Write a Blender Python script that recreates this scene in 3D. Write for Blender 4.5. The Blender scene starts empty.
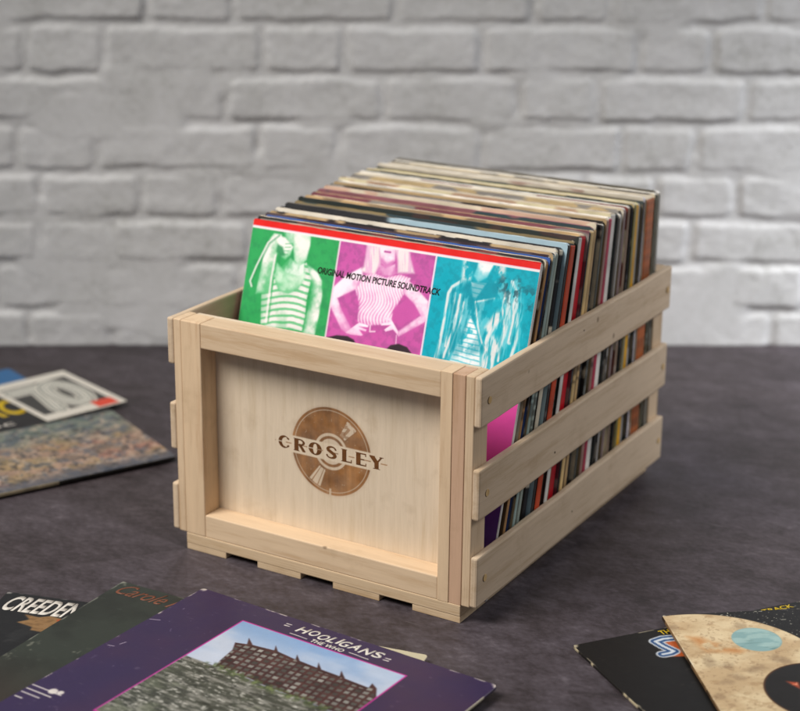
import bpy, bmesh, math, random
import numpy as np
from mathutils import Matrix, Vector

random.seed(7)
RNG = np.random.default_rng(11)
scene = bpy.context.scene
COL = scene.collection

# ------------------------------------------------------------------ camera
R = Vector((0.85634933, 0.51636162, 0.00604142))
U = Vector((-0.16635054, 0.26476735, 0.94985564))
FW = Vector((-0.48886942, 0.81441324, -0.31263038))
CAM = Vector((0.97113087, -1.24857636, 0.72323556))
cam_d = bpy.data.cameras.new('camera')
cam = bpy.data.objects.new('camera', cam_d)
COL.objects.link(cam)
cam.matrix_world = Matrix((
    (R.x, U.x, -FW.x, CAM.x), (R.y, U.y, -FW.y, CAM.y), (R.z, U.z, -FW.z, CAM.z), (0, 0, 0, 1)))
cam_d.sensor_width = 36.0
cam_d.lens = 1705.14 / 800 * 36.0
cam_d.shift_x = 0.02874
cam_d.shift_y = -0.00076
cam_d.clip_start = 0.05
cam_d.clip_end = 60
cam_d.dof.use_dof = True
cam_d.dof.focus_distance = 1.56
cam_d.dof.aperture_fstop = 4.0
cam_d.dof.aperture_blades = 7
scene.camera = cam

# ------------------------------------------------------------------ world, lamps, exposure
w = bpy.data.worlds.new('World')
scene.world = w
w.use_nodes = True
w.node_tree.nodes['Background'].inputs[0].default_value = (0.93, 0.96, 1.0, 1)
w.node_tree.nodes['Background'].inputs[1].default_value = 0.19

def lamp(name, loc, target, size, power, color, spread=180):
    d = bpy.data.lights.new(name, 'AREA')
    d.shape = 'SQUARE'
    d.size = size
    d.energy = power
    d.color = color
    d.spread = math.radians(spread)
    o = bpy.data.objects.new(name, d)
    COL.objects.link(o)
    o.location = loc
    o.rotation_euler = (Vector(target) - Vector(loc)).to_track_quat('-Z', 'Y').to_euler()
    return o

lamp('softbox_key', (-0.45, -1.10, 1.72), (0.10, -0.02, 0.04), 1.05, 9.6, (1.0, 0.955, 0.905), 70)
lamp('softbox_side', (1.15, 0.85, 0.95), (0.70, 0.72, 0.0), 0.4, 4.3, (0.95, 0.96, 1.0), 110)
lamp('added_wall_light', (0.95, 1.00, 0.62), (0.26, 0.88, -0.12), 0.3, 0.82, (0.95, 0.97, 1.0), 60)  # added light, coned to brighten the lower right wall and miss the crate

scene.view_settings.view_transform = 'Standard'
scene.view_settings.look = 'None'
scene.view_settings.exposure = 0
scene.view_settings.gamma = 1
scene.cycles.use_denoising = True

# ------------------------------------------------------------------ helpers
def s2l(c):
    c = np.asarray(c, dtype=float)
    return np.where(c <= 0.04045, c / 12.92, ((c + 0.055) / 1.055) ** 2.4)

def hx(h):
    return np.array([int(h[i:i + 2], 16) / 255 for i in (0, 2, 4)])

def lin4(h):
    return tuple(s2l(hx(h))) + (1,)

def link(o):
    COL.objects.link(o)
    return o

def tag(o, label, cat, group=None, kind=None):
    o['label'] = label
    o['category'] = cat
    if group:
        o['group'] = group
    if kind:
        o['kind'] = kind
    return o

def empty(name, loc=(0, 0, 0)):
    o = link(bpy.data.objects.new(name, None))
    o.location = loc
    o.empty_display_size = 0.02
    return o

def mesh_obj(name, me, mats, parent=None):
    o = link(bpy.data.objects.new(name, me))
    for m in (mats if isinstance(mats, (list, tuple)) else [mats]):
        me.materials.append(m)
    o.parent = parent
    return o

def box(name, lo, hi, mat, parent, bev=0.0011, segs=2, wob=0.0):
    lo, hi = Vector(lo), Vector(hi)
    bm = bmesh.new()
    bmesh.ops.create_cube(bm, size=1)
    c = (lo + hi) / 2
    d = hi - lo
    for v in bm.verts:
        v.co = Vector((v.co.x * d.x, v.co.y * d.y, v.co.z * d.z))
    if bev:
        bmesh.ops.bevel(bm, geom=bm.edges[:], offset=bev, segments=segs, affect='EDGES', profile=0.5)
    if wob:
        ax = max(range(3), key=lambda i: d[i])
        long_e = [e for e in bm.edges if abs(e.verts[0].co[ax] - e.verts[1].co[ax]) > d[ax] * 0.5]
        bmesh.ops.subdivide_edges(bm, edges=long_e, cuts=26, use_grid_fill=True)
        sd = (c.x * 37 + c.z * 91) % 50
        for v in bm.verts:
            s = v.co[ax] / d[ax]
            for i in range(3):
                if i != ax:
                    q = 1 if v.co[i] > 0 else -1
                    v.co[i] += wob * (math.sin(s * 7 + sd + i) * 0.9 + math.sin(s * 23 + sd * q + i * 2) * 0.35 + math.sin(s * 61 + sd * 3 * q) * 0.18) * min(1, (0.5 - abs(s)) * 6)
    me = bpy.data.meshes.new(name)
    bm.to_mesh(me)
    bm.free()
    for p in me.polygons:
        p.use_smooth = False
    o = mesh_obj(name, me, mat, parent)
    o.location = c
    return o

def disc(name, c, axis, r, depth, mat, parent, n=20):
    bm = bmesh.new()
    bmesh.ops.create_cone(bm, cap_ends=True, segments=n, radius1=r, radius2=r * 0.93, depth=depth)
    me = bpy.data.meshes.new(name)
    bm.to_mesh(me)
    bm.free()
    o = mesh_obj(name, me, mat, parent)
    o.location = c
    if axis == 'x':
        o.rotation_euler = (0, math.pi / 2, 0)
    return o

# ------------------------------------------------------------------ materials
def new_mat(name):
    m = bpy.data.materials.new(name)
    m.use_nodes = True
    nt = m.node_tree
    b = nt.nodes['Principled BSDF']
    return m, nt, b

def nd(nt, t, **kw):
    n = nt.nodes.new(t)
    for k, v in kw.items():
        setattr(n, k, v)
    return n

def ramp(nt, fac, stops):
    r = nd(nt, 'ShaderNodeValToRGB')
    e = r.color_ramp.elements
    while len(e) > 1:
        e.remove(e[-1])
    e[0].position, e[0].color = stops[0]
    for p, c in stops[1:]:
        x = e.new(p)
        x.color = c
    nt.links.new(fac, r.inputs[0])
    return r.outputs[0]

def math_n(nt, op, a, b=None, clamp=False):
    n = nd(nt, 'ShaderNodeMath', operation=op, use_clamp=clamp)
    for i, x in enumerate((a, b)):
        if x is None:
            continue
        if isinstance(x, (int, float)):
            n.inputs[i].default_value = x
        else:
            nt.links.new(x, n.inputs[i])
    return n.outputs[0]

def mixc(nt, fac, a, b, mode='MIX'):
    n = nd(nt, 'ShaderNodeMix', data_type='RGBA', blend_type=mode)
    for i, x in ((0, fac), (6, a), (7, b)):
        if isinstance(x, (int, float)):
            n.inputs[i].default_value = x
        elif isinstance(x, tuple):
            n.inputs[i].default_value = x
        else:
            nt.links.new(x, n.inputs[i])
    return n.outputs[2]

def noise(nt, vec, scale, detail=4, rough=0.55):
    n = nd(nt, 'ShaderNodeTexNoise')
    n.inputs['Scale'].default_value = scale
    n.inputs['Detail'].default_value = detail
    n.inputs['Roughness'].default_value = rough
    nt.links.new(vec, n.inputs['Vector'])
    return n.outputs['Fac']

def wood(name, light, dark, grain, ply=None, burn=False, rough=0.55):
    """grain: axis index the fibres run along; ply: axis the plies stack along on the sawn -Y/+Y ends"""
    m, nt, b = new_mat(name)
    tc = nd(nt, 'ShaderNodeTexCoord')
    oi = nd(nt, 'ShaderNodeObjectInfo')
    off = nd(nt, 'ShaderNodeVectorMath', operation='ADD')
    sc = nd(nt, 'ShaderNodeVectorMath', operation='SCALE')
    cmb = nd(nt, 'ShaderNodeCombineXYZ')
    for i in range(3):
        nt.links.new(oi.outputs['Random'], cmb.inputs[i])
    nt.links.new(cmb.outputs[0], sc.inputs[0])
    sc.inputs['Scale'].default_value = 7.3
    nt.links.new(tc.outputs['Object'], off.inputs[0])
    nt.links.new(sc.outputs[0], off.inputs[1])
    mp = nd(nt, 'ShaderNodeMapping')
    s = [1.0, 1.0, 1.0]
    s[grain] = 0.07
    mp.inputs['Scale'].default_value = s
    nt.links.new(off.outputs[0], mp.inputs['Vector'])
    g1 = noise(nt, mp.outputs[0], 120, 5, 0.6)
    g2 = noise(nt, mp.outputs[0], 700, 3, 0.6)
    g3 = noise(nt, mp.outputs[0], 26, 4, 0.6)
    f = math_n(nt, 'ADD', math_n(nt, 'MULTIPLY', g1, 0.55), math_n(nt, 'MULTIPLY', g2, 0.25))
    f = math_n(nt, 'ADD', f, math_n(nt, 'MULTIPLY', g3, 0.25))
    c = ramp(nt, f, [(0.40, lin4(dark)), (0.52, lin4(light)), (0.68, tuple(min(1, x * 1.10) for x in lin4(light)[:3]) + (1,))])
    # small pin knots
    vo = nd(nt, 'ShaderNodeTexVoronoi')
    vo.inputs['Scale'].default_value = 17
    nt.links.new(off.outputs[0], vo.inputs['Vector'])
    kn = ramp(nt, vo.outputs['Distance'], [(0.030, (1, 1, 1, 1)), (0.060, (0, 0, 0, 1))])
    c = mixc(nt, math_n(nt, 'MULTIPLY', kn, 0.6), c, lin4('5b4029'))
    stain = ramp(nt, noise(nt, off.outputs[0], 19, 5, 0.65), [(0.56, (0, 0, 0, 1)), (0.74, (1, 1, 1, 1))])
    c = mixc(nt, math_n(nt, 'MULTIPLY', stain, 0.35), c, lin4('a58a68'))
    # board to board tone
    tone = math_n(nt, 'ADD', math_n(nt, 'MULTIPLY', oi.outputs['Random'], 0.16), 0.90)
    tn = nd(nt, 'ShaderNodeVectorMath', operation='SCALE')
    nt.links.new(c, tn.inputs[0])
    nt.links.new(tone, tn.inputs['Scale'])
    c = tn.outputs[0]
    if ply is not None:
        sx = nd(nt, 'ShaderNodeSeparateXYZ')
        nt.links.new(off.outputs[0], sx.inputs[0])
        nz = noise(nt, off.outputs[0], 60, 3)
        ph = math_n(nt, 'ADD', math_n(nt, 'MULTIPLY', sx.outputs[ply], 2400.0), math_n(nt, 'MULTIPLY', nz, 3.0))
        st = math_n(nt, 'SINE', ph)
        st = math_n(nt, 'GREATER_THAN', st, 0.72)
        sn = nd(nt, 'ShaderNodeSeparateXYZ')
        nt.links.new(tc.outputs['Normal'], sn.inputs[0])
        end = math_n(nt, 'GREATER_THAN', math_n(nt, 'ABSOLUTE', sn.outputs[1]), 0.6)
        blot = ramp(nt, noise(nt, off.outputs[0], 45, 4), [(0.42, (0.15, 0.15, 0.15, 1)), (0.66, (1, 1, 1, 1))])
        k = math_n(nt, 'MULTIPLY', math_n(nt, 'MULTIPLY', st, end), math_n(nt, 'MULTIPLY', blot, 0.28))
        c = mixc(nt, k, c, lin4('8a6845'))
    if burn:
        at = nd(nt, 'ShaderNodeAttribute', attribute_name='burn')
        bn = noise(nt, tc.outputs['Object'], 38, 4)
        bc = ramp(nt, bn, [(0.30, lin4('683f1c')), (0.66, lin4('a06b36'))])
        bs = nd(nt, 'ShaderNodeVectorMath', operation='SCALE')
        nt.links.new(bc, bs.inputs[0])
        nt.links.new(math_n(nt, 'ADD', math_n(nt, 'MULTIPLY', g1, 1.3), 0.38), bs.inputs['Scale'])
        c = mixc(nt, at.outputs['Fac'], c, bs.outputs[0])
    nt.links.new(c, b.inputs['Base Color'])
    b.inputs['Roughness'].default_value = rough
    b.inputs['Specular IOR Level'].default_value = 0.3
    bp = nd(nt, 'ShaderNodeBump')
    bp.inputs['Strength'].default_value = 0.18
    bp.inputs['Distance'].default_value = 0.0006
    nt.links.new(f, bp.inputs['Height'])
    nt.links.new(bp.outputs[0], b.inputs['Normal'])
    return m

def card_mat(name, rough=0.42, spec=0.4, coat=0.0):
    """printed card: reads the print from the colour attribute written at build time, plus handling wear"""
    m, nt, b = new_mat(name)
    at = nd(nt, 'ShaderNodeAttribute', attribute_name='print')
    tc = nd(nt, 'ShaderNodeTexCoord')
    n1 = noise(nt, tc.outputs['Object'], 55, 5, 0.6)
    n2 = noise(nt, tc.outputs['Object'], 900, 2, 0.5)
    v = math_n(nt, 'ADD', math_n(nt, 'MULTIPLY', n1, 0.22), math_n(nt, 'MULTIPLY', n2, 0.12))
    v = math_n(nt, 'ADD', v, 0.83)
    sc = nd(nt, 'ShaderNodeVectorMath', operation='SCALE')
    nt.links.new(at.outputs['Color'], sc.inputs[0])
    nt.links.new(v, sc.inputs['Scale'])
    nt.links.new(sc.outputs[0], b.inputs['Base Color'])
    rr = math_n(nt, 'ADD', math_n(nt, 'MULTIPLY', n1, 0.25), rough - 0.12)
    nt.links.new(rr, b.inputs['Roughness'])
    b.inputs['Specular IOR Level'].default_value = spec
    if coat:
        b.inputs['Coat Weight'].default_value = coat
        b.inputs['Coat Roughness'].default_value = 0.3
    bp = nd(nt, 'ShaderNodeBump')
    bp.inputs['Strength'].default_value = 0.12
    bp.inputs['Distance'].default_value = 0.001
    nt.links.new(n1, bp.inputs['Height'])
    nt.links.new(bp.outputs[0], b.inputs['Normal'])
    return m

def ink(name, h, rough=0.5, worn=0.0, paper=None):
    m, nt, b = new_mat(name)
    tc = nd(nt, 'ShaderNodeTexCoord')
    n1 = noise(nt, tc.outputs['Object'], 400, 4, 0.65)
    a = lin4(h)
    c = ramp(nt, n1, [(0.30, tuple(x * 0.78 for x in a[:3]) + (1,)), (0.62, a)])
    if worn:
        k = ramp(nt, n1, [(0.60 - worn, (0, 0, 0, 1)), (0.72 - worn, (1, 1, 1, 1))])
        c = mixc(nt, math_n(nt, 'MULTIPLY', k, 0.4), c, lin4(paper))
    nt.links.new(c, b.inputs['Base Color'])
    b.inputs['Roughness'].default_value = rough
    b.inputs['Specular IOR Level'].default_value = 0.3
    return m

M_PANEL = wood('birch_panel', 'dccab1', 'd2bea1', 2, burn=True)
M_X = wood('pine_grain_across', 'd5bb9b', 'c7a986', 0)
M_Z = wood('pine_grain_upright', 'd3b897', 'c4a482', 2)
M_DARKZ = wood('pine_strip_darker', 'cda98c', 'bd9776', 2)
M_POST = wood('plywood_post', 'd4ba9a', 'c6a987', 2, ply=0)
M_SLAT = wood('plywood_slat', 'd0b99d', 'c2a98a', 1, ply=0)
M_PLYZ = wood('plywood_base', 'd6bc9a', 'c7a983', 0, ply=2)
M_DOWEL = wood('dowel_end', 'd2b07a', 'b08c58', 0)
M_NAILRIM = ink('nail_and_rim_dark', '3a2c20')
M_BURN = wood('scorched_lettering', '6a4220', '4a2b12', 2)
M_CARD = card_mat('printed_card')
M_GLOSS = card_mat('printed_gloss_card', rough=0.38, spec=0.28)
M_BLACKINK = ink('black_ink', '191615')
M_WHITEINK = ink('cream_ink', 'dcd6cc')
M_YELLOWINK = ink('yellow_ink', 'd3b21e')
M_RUSTINK = ink('rust_ink', '7c4a35')

# ------------------------------------------------------------------ setting: table top
def table_material():
    m, nt, b = new_mat('slate_table')
    tc = nd(nt, 'ShaderNodeTexCoord')
    mp = nd(nt, 'ShaderNodeMapping')
    mp.inputs['Rotation'].default_value = (0, 0, math.radians(-31))
    mp.inputs['Scale'].default_value = (0.65, 1.0, 1.0)
    nt.links.new(tc.outputs['Object'], mp.inputs['Vector'])
    v = mp.outputs[0]
    a = noise(nt, v, 7.5, 9, 0.66)
    c_ = noise(nt, v, 46, 9, 0.74)
    d_ = noise(nt, v, 210, 4, 0.6)
    f = math_n(nt, 'ADD', math_n(nt, 'MULTIPLY', a, 0.38), math_n(nt, 'MULTIPLY', c_, 0.42))
    f = math_n(nt, 'ADD', f, math_n(nt, 'MULTIPLY', d_, 0.20))
    c = ramp(nt, f, [(0.37, lin4('2c2728')), (0.46, lin4('3f383a')), (0.55, lin4('544d51')), (0.64, lin4('716a6e')), (0.75, lin4('9a949a'))])
    # dust and fine scratches
    du = ramp(nt, noise(nt, tc.outputs['Object'], 620, 2, 0.5), [(0.70, (0, 0, 0, 1)), (0.78, (1, 1, 1, 1))])
    c = mixc(nt, math_n(nt, 'MULTIPLY', du, 0.35), c, lin4('a9a4a6'))
    m2 = nd(nt, 'ShaderNodeMapping')
    m2.inputs['Rotation'].default_value = (0, 0, math.radians(24))
    m2.inputs['Scale'].default_value = (0.05, 1.0, 1.0)
    nt.links.new(tc.outputs['Object'], m2.inputs['Vector'])
    scr = ramp(nt, noise(nt, m2.outputs[0], 260, 2, 0.5), [(0.70, (0, 0, 0, 1)), (0.74, (1, 1, 1, 1))])
    c = mixc(nt, math_n(nt, 'MULTIPLY', scr, 0.18), c, lin4('9a9498'))
    hue = ramp(nt, noise(nt, v, 2.6, 3), [(0.38, lin4('d2c6c0')), (0.62, lin4('c6c1d0'))])
    c = mixc(nt, 0.5, c, hue, 'MULTIPLY')
    nt.links.new(c, b.inputs['Base Color'])
    r_ = math_n(nt, 'ADD', math_n(nt, 'MULTIPLY', c_, 0.35), 0.38)
    nt.links.new(r_, b.inputs['Roughness'])
    b.inputs['Specular IOR Level'].default_value = 0.35
    bp = nd(nt, 'ShaderNodeBump')
    bp.inputs['Strength'].default_value = 0.35
    bp.inputs['Distance'].default_value = 0.0015
    nt.links.new(f, bp.inputs['Height'])
    nt.links.new(bp.outputs[0], b.inputs['Normal'])
    return m

WALL_O = Vector((-0.62132556, 0.39688096, 0))
WALL_A = math.radians(32.0446)
WT = Vector((math.cos(WALL_A), math.sin(WALL_A), 0))
WN = Vector((-math.sin(WALL_A), math.cos(WALL_A), 0))
me = bpy.data.meshes.new('tabletop')
corners = [WALL_O + WT * s + WN * d for s, d in ((-1.2, -2.6), (2.4, -2.6), (2.4, 0.05), (-1.2, 0.05))]
lowc = [c + Vector((0, 0, -0.035)) for c in corners]
me.from_pydata([tuple(c) for c in corners + lowc], [],
               [(0, 1, 2, 3), (7, 6, 5, 4), (0, 4, 5, 1), (1, 5, 6, 2), (2, 6, 7, 3), (3, 7, 4, 0)])
table = mesh_obj('tabletop', me, table_material())
table['label'] = 'dark mottled slate grey table top'
table['kind'] = 'structure'

# ------------------------------------------------------------------ numpy noise
def vnoise(x, y, seed):
    """smooth value noise on arbitrary coordinates"""
    xi, yi = np.floor(x).astype(np.int64), np.floor(y).astype(np.int64)
    fx, fy = x - xi, y - yi
    fx = fx * fx * (3 - 2 * fx)
    fy = fy * fy * (3 - 2 * fy)
    def h(a, b):
        n = (a * 374761393 + b * 668265263 + seed * 974634777) & 0x7fffffff
        n = ((n ^ (n >> 13)) * 1274126177) & 0x7fffffff
        return ((n ^ (n >> 16)) & 0xffff) / 65535.0
    return (h(xi, yi) * (1 - fx) + h(xi + 1, yi) * fx) * (1 - fy) + (h(xi, yi + 1) * (1 - fx) + h(xi + 1, yi + 1) * fx) * fy

def fbm(x, y, seed, octs=4, gain=0.5):
    t, a, s = 0, 1.0, 0
    for o in range(octs):
        t = t + a * vnoise(x * 2 ** o, y * 2 ** o, seed + o * 17)
        s += a
        a *= gain
    return t / s

def sstep(a, b, x):
    t = np.clip((x - a) / (b - a), 0, 1)
    return t * t * (3 - 2 * t)

# ------------------------------------------------------------------ painted brick wall
ZL = [-0.02, 0.052, 0.116, 0.178, 0.242, 0.309, 0.3725, 0.438, 0.503, 0.568, 0.633, 0.698, 0.763, 0.828]
JN = [[.0425, .1547, .36, .465, .66, .77, .9643, 1.0613], [.2088, .3312, .53, .635, .835, .9425, 1.0017, 1.1049],
      [.0629, .1598, .3459, .45, .655, .757, .9427], [.0665, .1999, .3068, .5011, .61, .795, .8913, .9994],
      [.0397, .1454, .3614, .4676, .6566, .8408, .9411], [.2114, .3164, .527, .7025, .8083, 1.0031],
      [.0578, .1604, .366, .4729, .6533, .8592, .9551], [.218, .33, .54, .72, .82, 1.02]]
JN[1] = [.2088, .3312, .53, .635, .835, 1.0017, 1.1049]

def build_wall():
    s0, s1, z1, st = -0.45, 1.65, 0.80, 0.0032
    xs = np.arange(s0, s1, st)
    zs = np.arange(0.0, z1, st)
    X, Z = np.meshgrid(xs, zs)
    wx = X + 0.0045 * (fbm(X * 30, Z * 30, 3) - 0.5) * 2
    wz = Z + 0.0050 * (fbm(X * 22, Z * 30, 9) - 0.5) * 2
    H = np.zeros_like(X)
    for k in range(len(ZL) - 1):
        a, b = ZL[k], ZL[k + 1]
        js = list(JN[k]) if k < len(JN) else [0.06 + 0.31 * i + 0.105 * (k % 2) for i in range(0, 4)]
        if k >= len(JN):
            js = sorted(js + [j + 0.105 for j in js])
        long = True
        while js[-1] < s1 + 0.2:
            js.append(js[-1] + (0.205 if long else 0.104)); long = not long
        long = True
        while js[0] > s0 - 0.2:
            js.insert(0, js[0] - (0.205 if long else 0.104)); long = not long
        row = (wz >= a) & (wz < b)
        for i in range(len(js) - 1):
            sel = row & (wx >= js[i]) & (wx < js[i + 1])
            if not sel.any():
                continue
            px, pz = wx[sel], wz[sel]
            r = 0.009
            hx_, hz_ = (js[i + 1] - js[i]) / 2 - 0.0045, (b - a) / 2 - 0.0042
            qx = np.abs(px - (js[i] + js[i + 1]) / 2) - hx_ + r
            qz = np.abs(pz - (a + b) / 2) - hz_ + r
            d = -(np.hypot(np.maximum(qx, 0), np.maximum(qz, 0)) + np.minimum(np.maximum(qx, qz), 0) - r)
            tx, tz, lift = RNG.normal(0, 0.010), RNG.normal(0, 0.012), RNG.uniform(0.75, 1.15)
            body = 0.0051 * lift + tx * (px - (js[i] + js[i + 1]) / 2) + tz * (pz - (a + b) / 2)
            body = body + 0.0028 * (fbm(px * 26 + i * 9, pz * 26 + k * 5, 21 + i, 4) - 0.5)
            H[sel] = body * sstep(-0.002, 0.0058, d + 0.004 * (fbm(px * 55, pz * 55, 91 + i, 3) - 0.5))
    H += 0.0022 * (fbm(X * 45, Z * 60, 41, 5, 0.62) - 0.5)
    # paint filling some joints
    H = np.maximum(H, 0.0046 * sstep(0.46, 0.70, fbm(X * 9, Z * 16, 77, 3)))
    ny, nx = X.shape
    co = np.stack([X.ravel(), -H.ravel(), Z.ravel()], 1)
    idx = np.arange(nx * ny).reshape(ny, nx)
    quads = np.stack([idx[:-1, :-1], idx[:-1, 1:], idx[1:, 1:], idx[1:, :-1]], -1).reshape(-1, 4)
    # a thick slab behind the relief
    n = len(co)
    bk = np.array([[s0, .06, 0], [xs[-1], .06, 0], [xs[-1], .06, zs[-1]], [s0, .06, zs[-1]]])
    co = np.vstack([co, bk])
    faces = quads.tolist()
    faces.append([n + 1, n, n + 3, n + 2])
    faces.append([n] + [n + 1] + idx[0, ::-1].tolist())
    faces.append([n + 2, n + 3] + idx[-1, :].tolist())
    faces.append([n + 3, n] + idx[:, 0].tolist())
    faces.append([n + 1, n + 2] + idx[::-1, -1].tolist())
    me = bpy.data.meshes.new('brick_wall')
    me.from_pydata(co.tolist(), [], faces)
    for p in me.polygons:
        p.use_smooth = True
    m, nt, b = new_mat('painted_brick')
    tc = nd(nt, 'ShaderNodeTexCoord')
    n1 = noise(nt, tc.outputs['Object'], 9, 6, 0.6)
    n2 = noise(nt, tc.outputs['Object'], 120, 5, 0.65)
    f = math_n(nt, 'ADD', math_n(nt, 'MULTIPLY', n1, 0.6), math_n(nt, 'MULTIPLY', n2, 0.4))
    c = ramp(nt, f, [(0.34, lin4('bdbdba')), (0.46, lin4('d2d2d1')), (0.7, lin4('e2e2e3'))])
    nt.links.new(c, b.inputs['Base Color'])
    b.inputs['Roughness'].default_value = 0.55
    bp = nd(nt, 'ShaderNodeBump')
    bp.inputs['Strength'].default_value = 0.4
    bp.inputs['Distance'].default_value = 0.0015
    nt.links.new(n2, bp.inputs['Height'])
    nt.links.new(bp.outputs[0], b.inputs['Normal'])
    o = mesh_obj('brick_wall', me, m)
    o.location = WALL_O + Vector((0, 0, 0.0))
    o.rotation_euler = (0, 0, WALL_A)
    tag(o, 'whitewashed brick wall standing behind the dark table', 'wall')

build_wall()

# ------------------------------------------------------------------ the crate
W = 0.312
TP, TS = 0.0091, 0.0073
ZB, ZT = 0.0179, 0.2409
DEP = 0.441
REC = 0.0248
crate = empty('record_crate', (0.156, 0.22, 0))
tag(crate, 'pale wooden slatted crate packed with vinyl records, burnt logo on its end', 'crate')
ORI = Vector((0.156, 0.22, 0))

def cbox(name, lo, hi, mat, bev=0.0011, wob=0.0):
    o = box(name, lo, hi, mat, None, bev, 2, wob)
    o.parent = crate
    o.location = Vector(o.location) - ORI
    return o

# runners and base strips
for x0, x1 in ((0, .0481), (.0859, .1368), (.1736, .2255), (.2613, .312)):
    cbox('runner', (x0, 0.0004, 0), (x1, DEP - 0.0004, 0.0068), M_PLYZ, 0.0006)
for y0, y1 in ((0, 0.034), (DEP - 0.034, DEP)):
    cbox('base_strip', (0, y0, 0.0068), (W, y1, ZB), M_PLYZ, 0.0008)

def end_frame(front):
    REC = 0.0248 if front else 0.012
    def Y(a, b):
        return (a, b) if front else (DEP - b, DEP - a)
    def b3(name, x0, x1, y0, y1, z0, z1, mat, bev=0.0011):
        a, b = Y(y0, y1)
        return cbox(name, (x0, a, z0), (x1, b, z1), mat, bev)
    zr, zq = ZT - 0.0255, ZB + 0.0235
    b3('stile', 0, 0.0235, 0, REC, ZB, ZT, M_Z)
    b3('stile', 0.2875, 0.2992, 0, REC, ZB, ZT, M_Z, 0.0005)
    b3('stile', 0.2995, W, 0.0005, REC, ZB, ZT - 0.0004, M_DARKZ, 0.0006)
    b3('rail', 0.0235, 0.2875, 0.0003, REC, zr, ZT - 0.0003, M_X)
    b3('rail', 0.0235, 0.2875, 0.0003, REC, ZB, zq, M_X)
    b3('corner_post', -TP, -0.0003, 0.0006, 0.0275, ZB, ZT, M_POST)
    b3('corner_post', W + 0.0003, W + TP, 0.0006, 0.0275, ZB, ZT, M_POST)
    if not front:
        b3('panel', 0, W, REC, REC + 0.006, ZB, ZT - 0.001, M_PANEL, 0.0006)

end_frame(True)
end_frame(False)

for z0, z1 in ((.0189, .0686), (.105, .1538), (.1939, .2411)):
    for side in (-1, 1):
        if side < 0:
            lo, hi = (-TP - TS, 0, z0), (-TP, DEP, z1)
        else:
            lo, hi = (W + TP, 0, z0), (W + TP + TS, DEP, z1)
        sl = cbox('side_slat', lo, hi, M_SLAT, 0.0019, 0.0005)
        for y in (0.0158, DEP - 0.0105):
            d = disc('dowel', (side * TS / 2, y - DEP / 2, random.uniform(-.0015, .0015)), 'x', 0.0036, 0.0010, M_DOWEL, sl)
            disc('nail_and_rim_disc', (side * (TS / 2 - 0.0001), y - DEP / 2 - 0.0007, d.location.z), 'x', 0.0037, 0.0006, M_NAILRIM, sl)  # dark disc offset behind the dowel, showing as a crescent beside it
        if side > 0:
            disc('nail_and_rim_disc', (TS / 2, random.uniform(-.07, .03), random.uniform(-.012, .012)), 'x', 0.0011, 0.0004, M_NAILRIM, sl, 10)

# scorched emblem panel (front)
def text_verts(body, sx_off=0.0):
    cu = bpy.data.curves.new('t', 'FONT')
    cu.body = body
    cu.size = 1.0
    cu.offset = sx_off
    cu.resolution_u = 4
    o = bpy.data.objects.new('t', cu)
    COL.objects.link(o)
    dg = bpy.context.evaluated_depsgraph_get()
    dg.update()
    me = bpy.data.meshes.new_from_object(o.evaluated_get(dg))
    COL.objects.unlink(o)
    bpy.data.objects.remove(o)
    bpy.data.curves.remove(cu)
    return me

def lettering(name, body, x0, y0, x1, y1, z, mat, parent, offset=0.0, shear=0.0, thick=0.00012, slope=0.0, jit=0.0, label=None):
    """flat letters fitted to the rectangle (x0,y0)-(x1,y1) of the parent's local XY plane"""
    me = text_verts(body, offset)
    n = len(me.vertices)
    co = np.zeros(n * 3)
    me.vertices.foreach_get('co', co)
    co = co.reshape(-1, 3)
    lo, hi = co.min(0), co.max(0)
    u = (co[:, 0] - lo[0]) / (hi[0] - lo[0])
    v = (co[:, 1] - lo[1]) / (hi[1] - lo[1])
    if jit:
        v = v + jit * np.sin(u * 37) + jit * 0.6 * np.sin(u * 17 + 1)
    co[:, 0] = x0 + u * (x1 - x0) + shear * (v - 0.5) * (y1 - y0)
    co[:, 1] = y0 + v * (y1 - y0) + slope * (co[:, 0] - x0)
    co[:, 2] = z
    me.vertices.foreach_set('co', co.ravel())
    bm = bmesh.new()
    bm.from_mesh(me)
    ext = bmesh.ops.extrude_face_region(bm, geom=bm.faces[:])
    bmesh.ops.translate(bm, verts=[g for g in ext['geom'] if isinstance(g, bmesh.types.BMVert)], vec=(0, 0, thick))
    bmesh.ops.recalc_face_normals(bm, faces=bm.faces[:])
    bm.to_mesh(me)
    bm.free()
    me.name = name
    me.materials.clear()
    o = mesh_obj(name, me, mat, parent)
    if label:
        o['label'] = label
    return o

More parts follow.
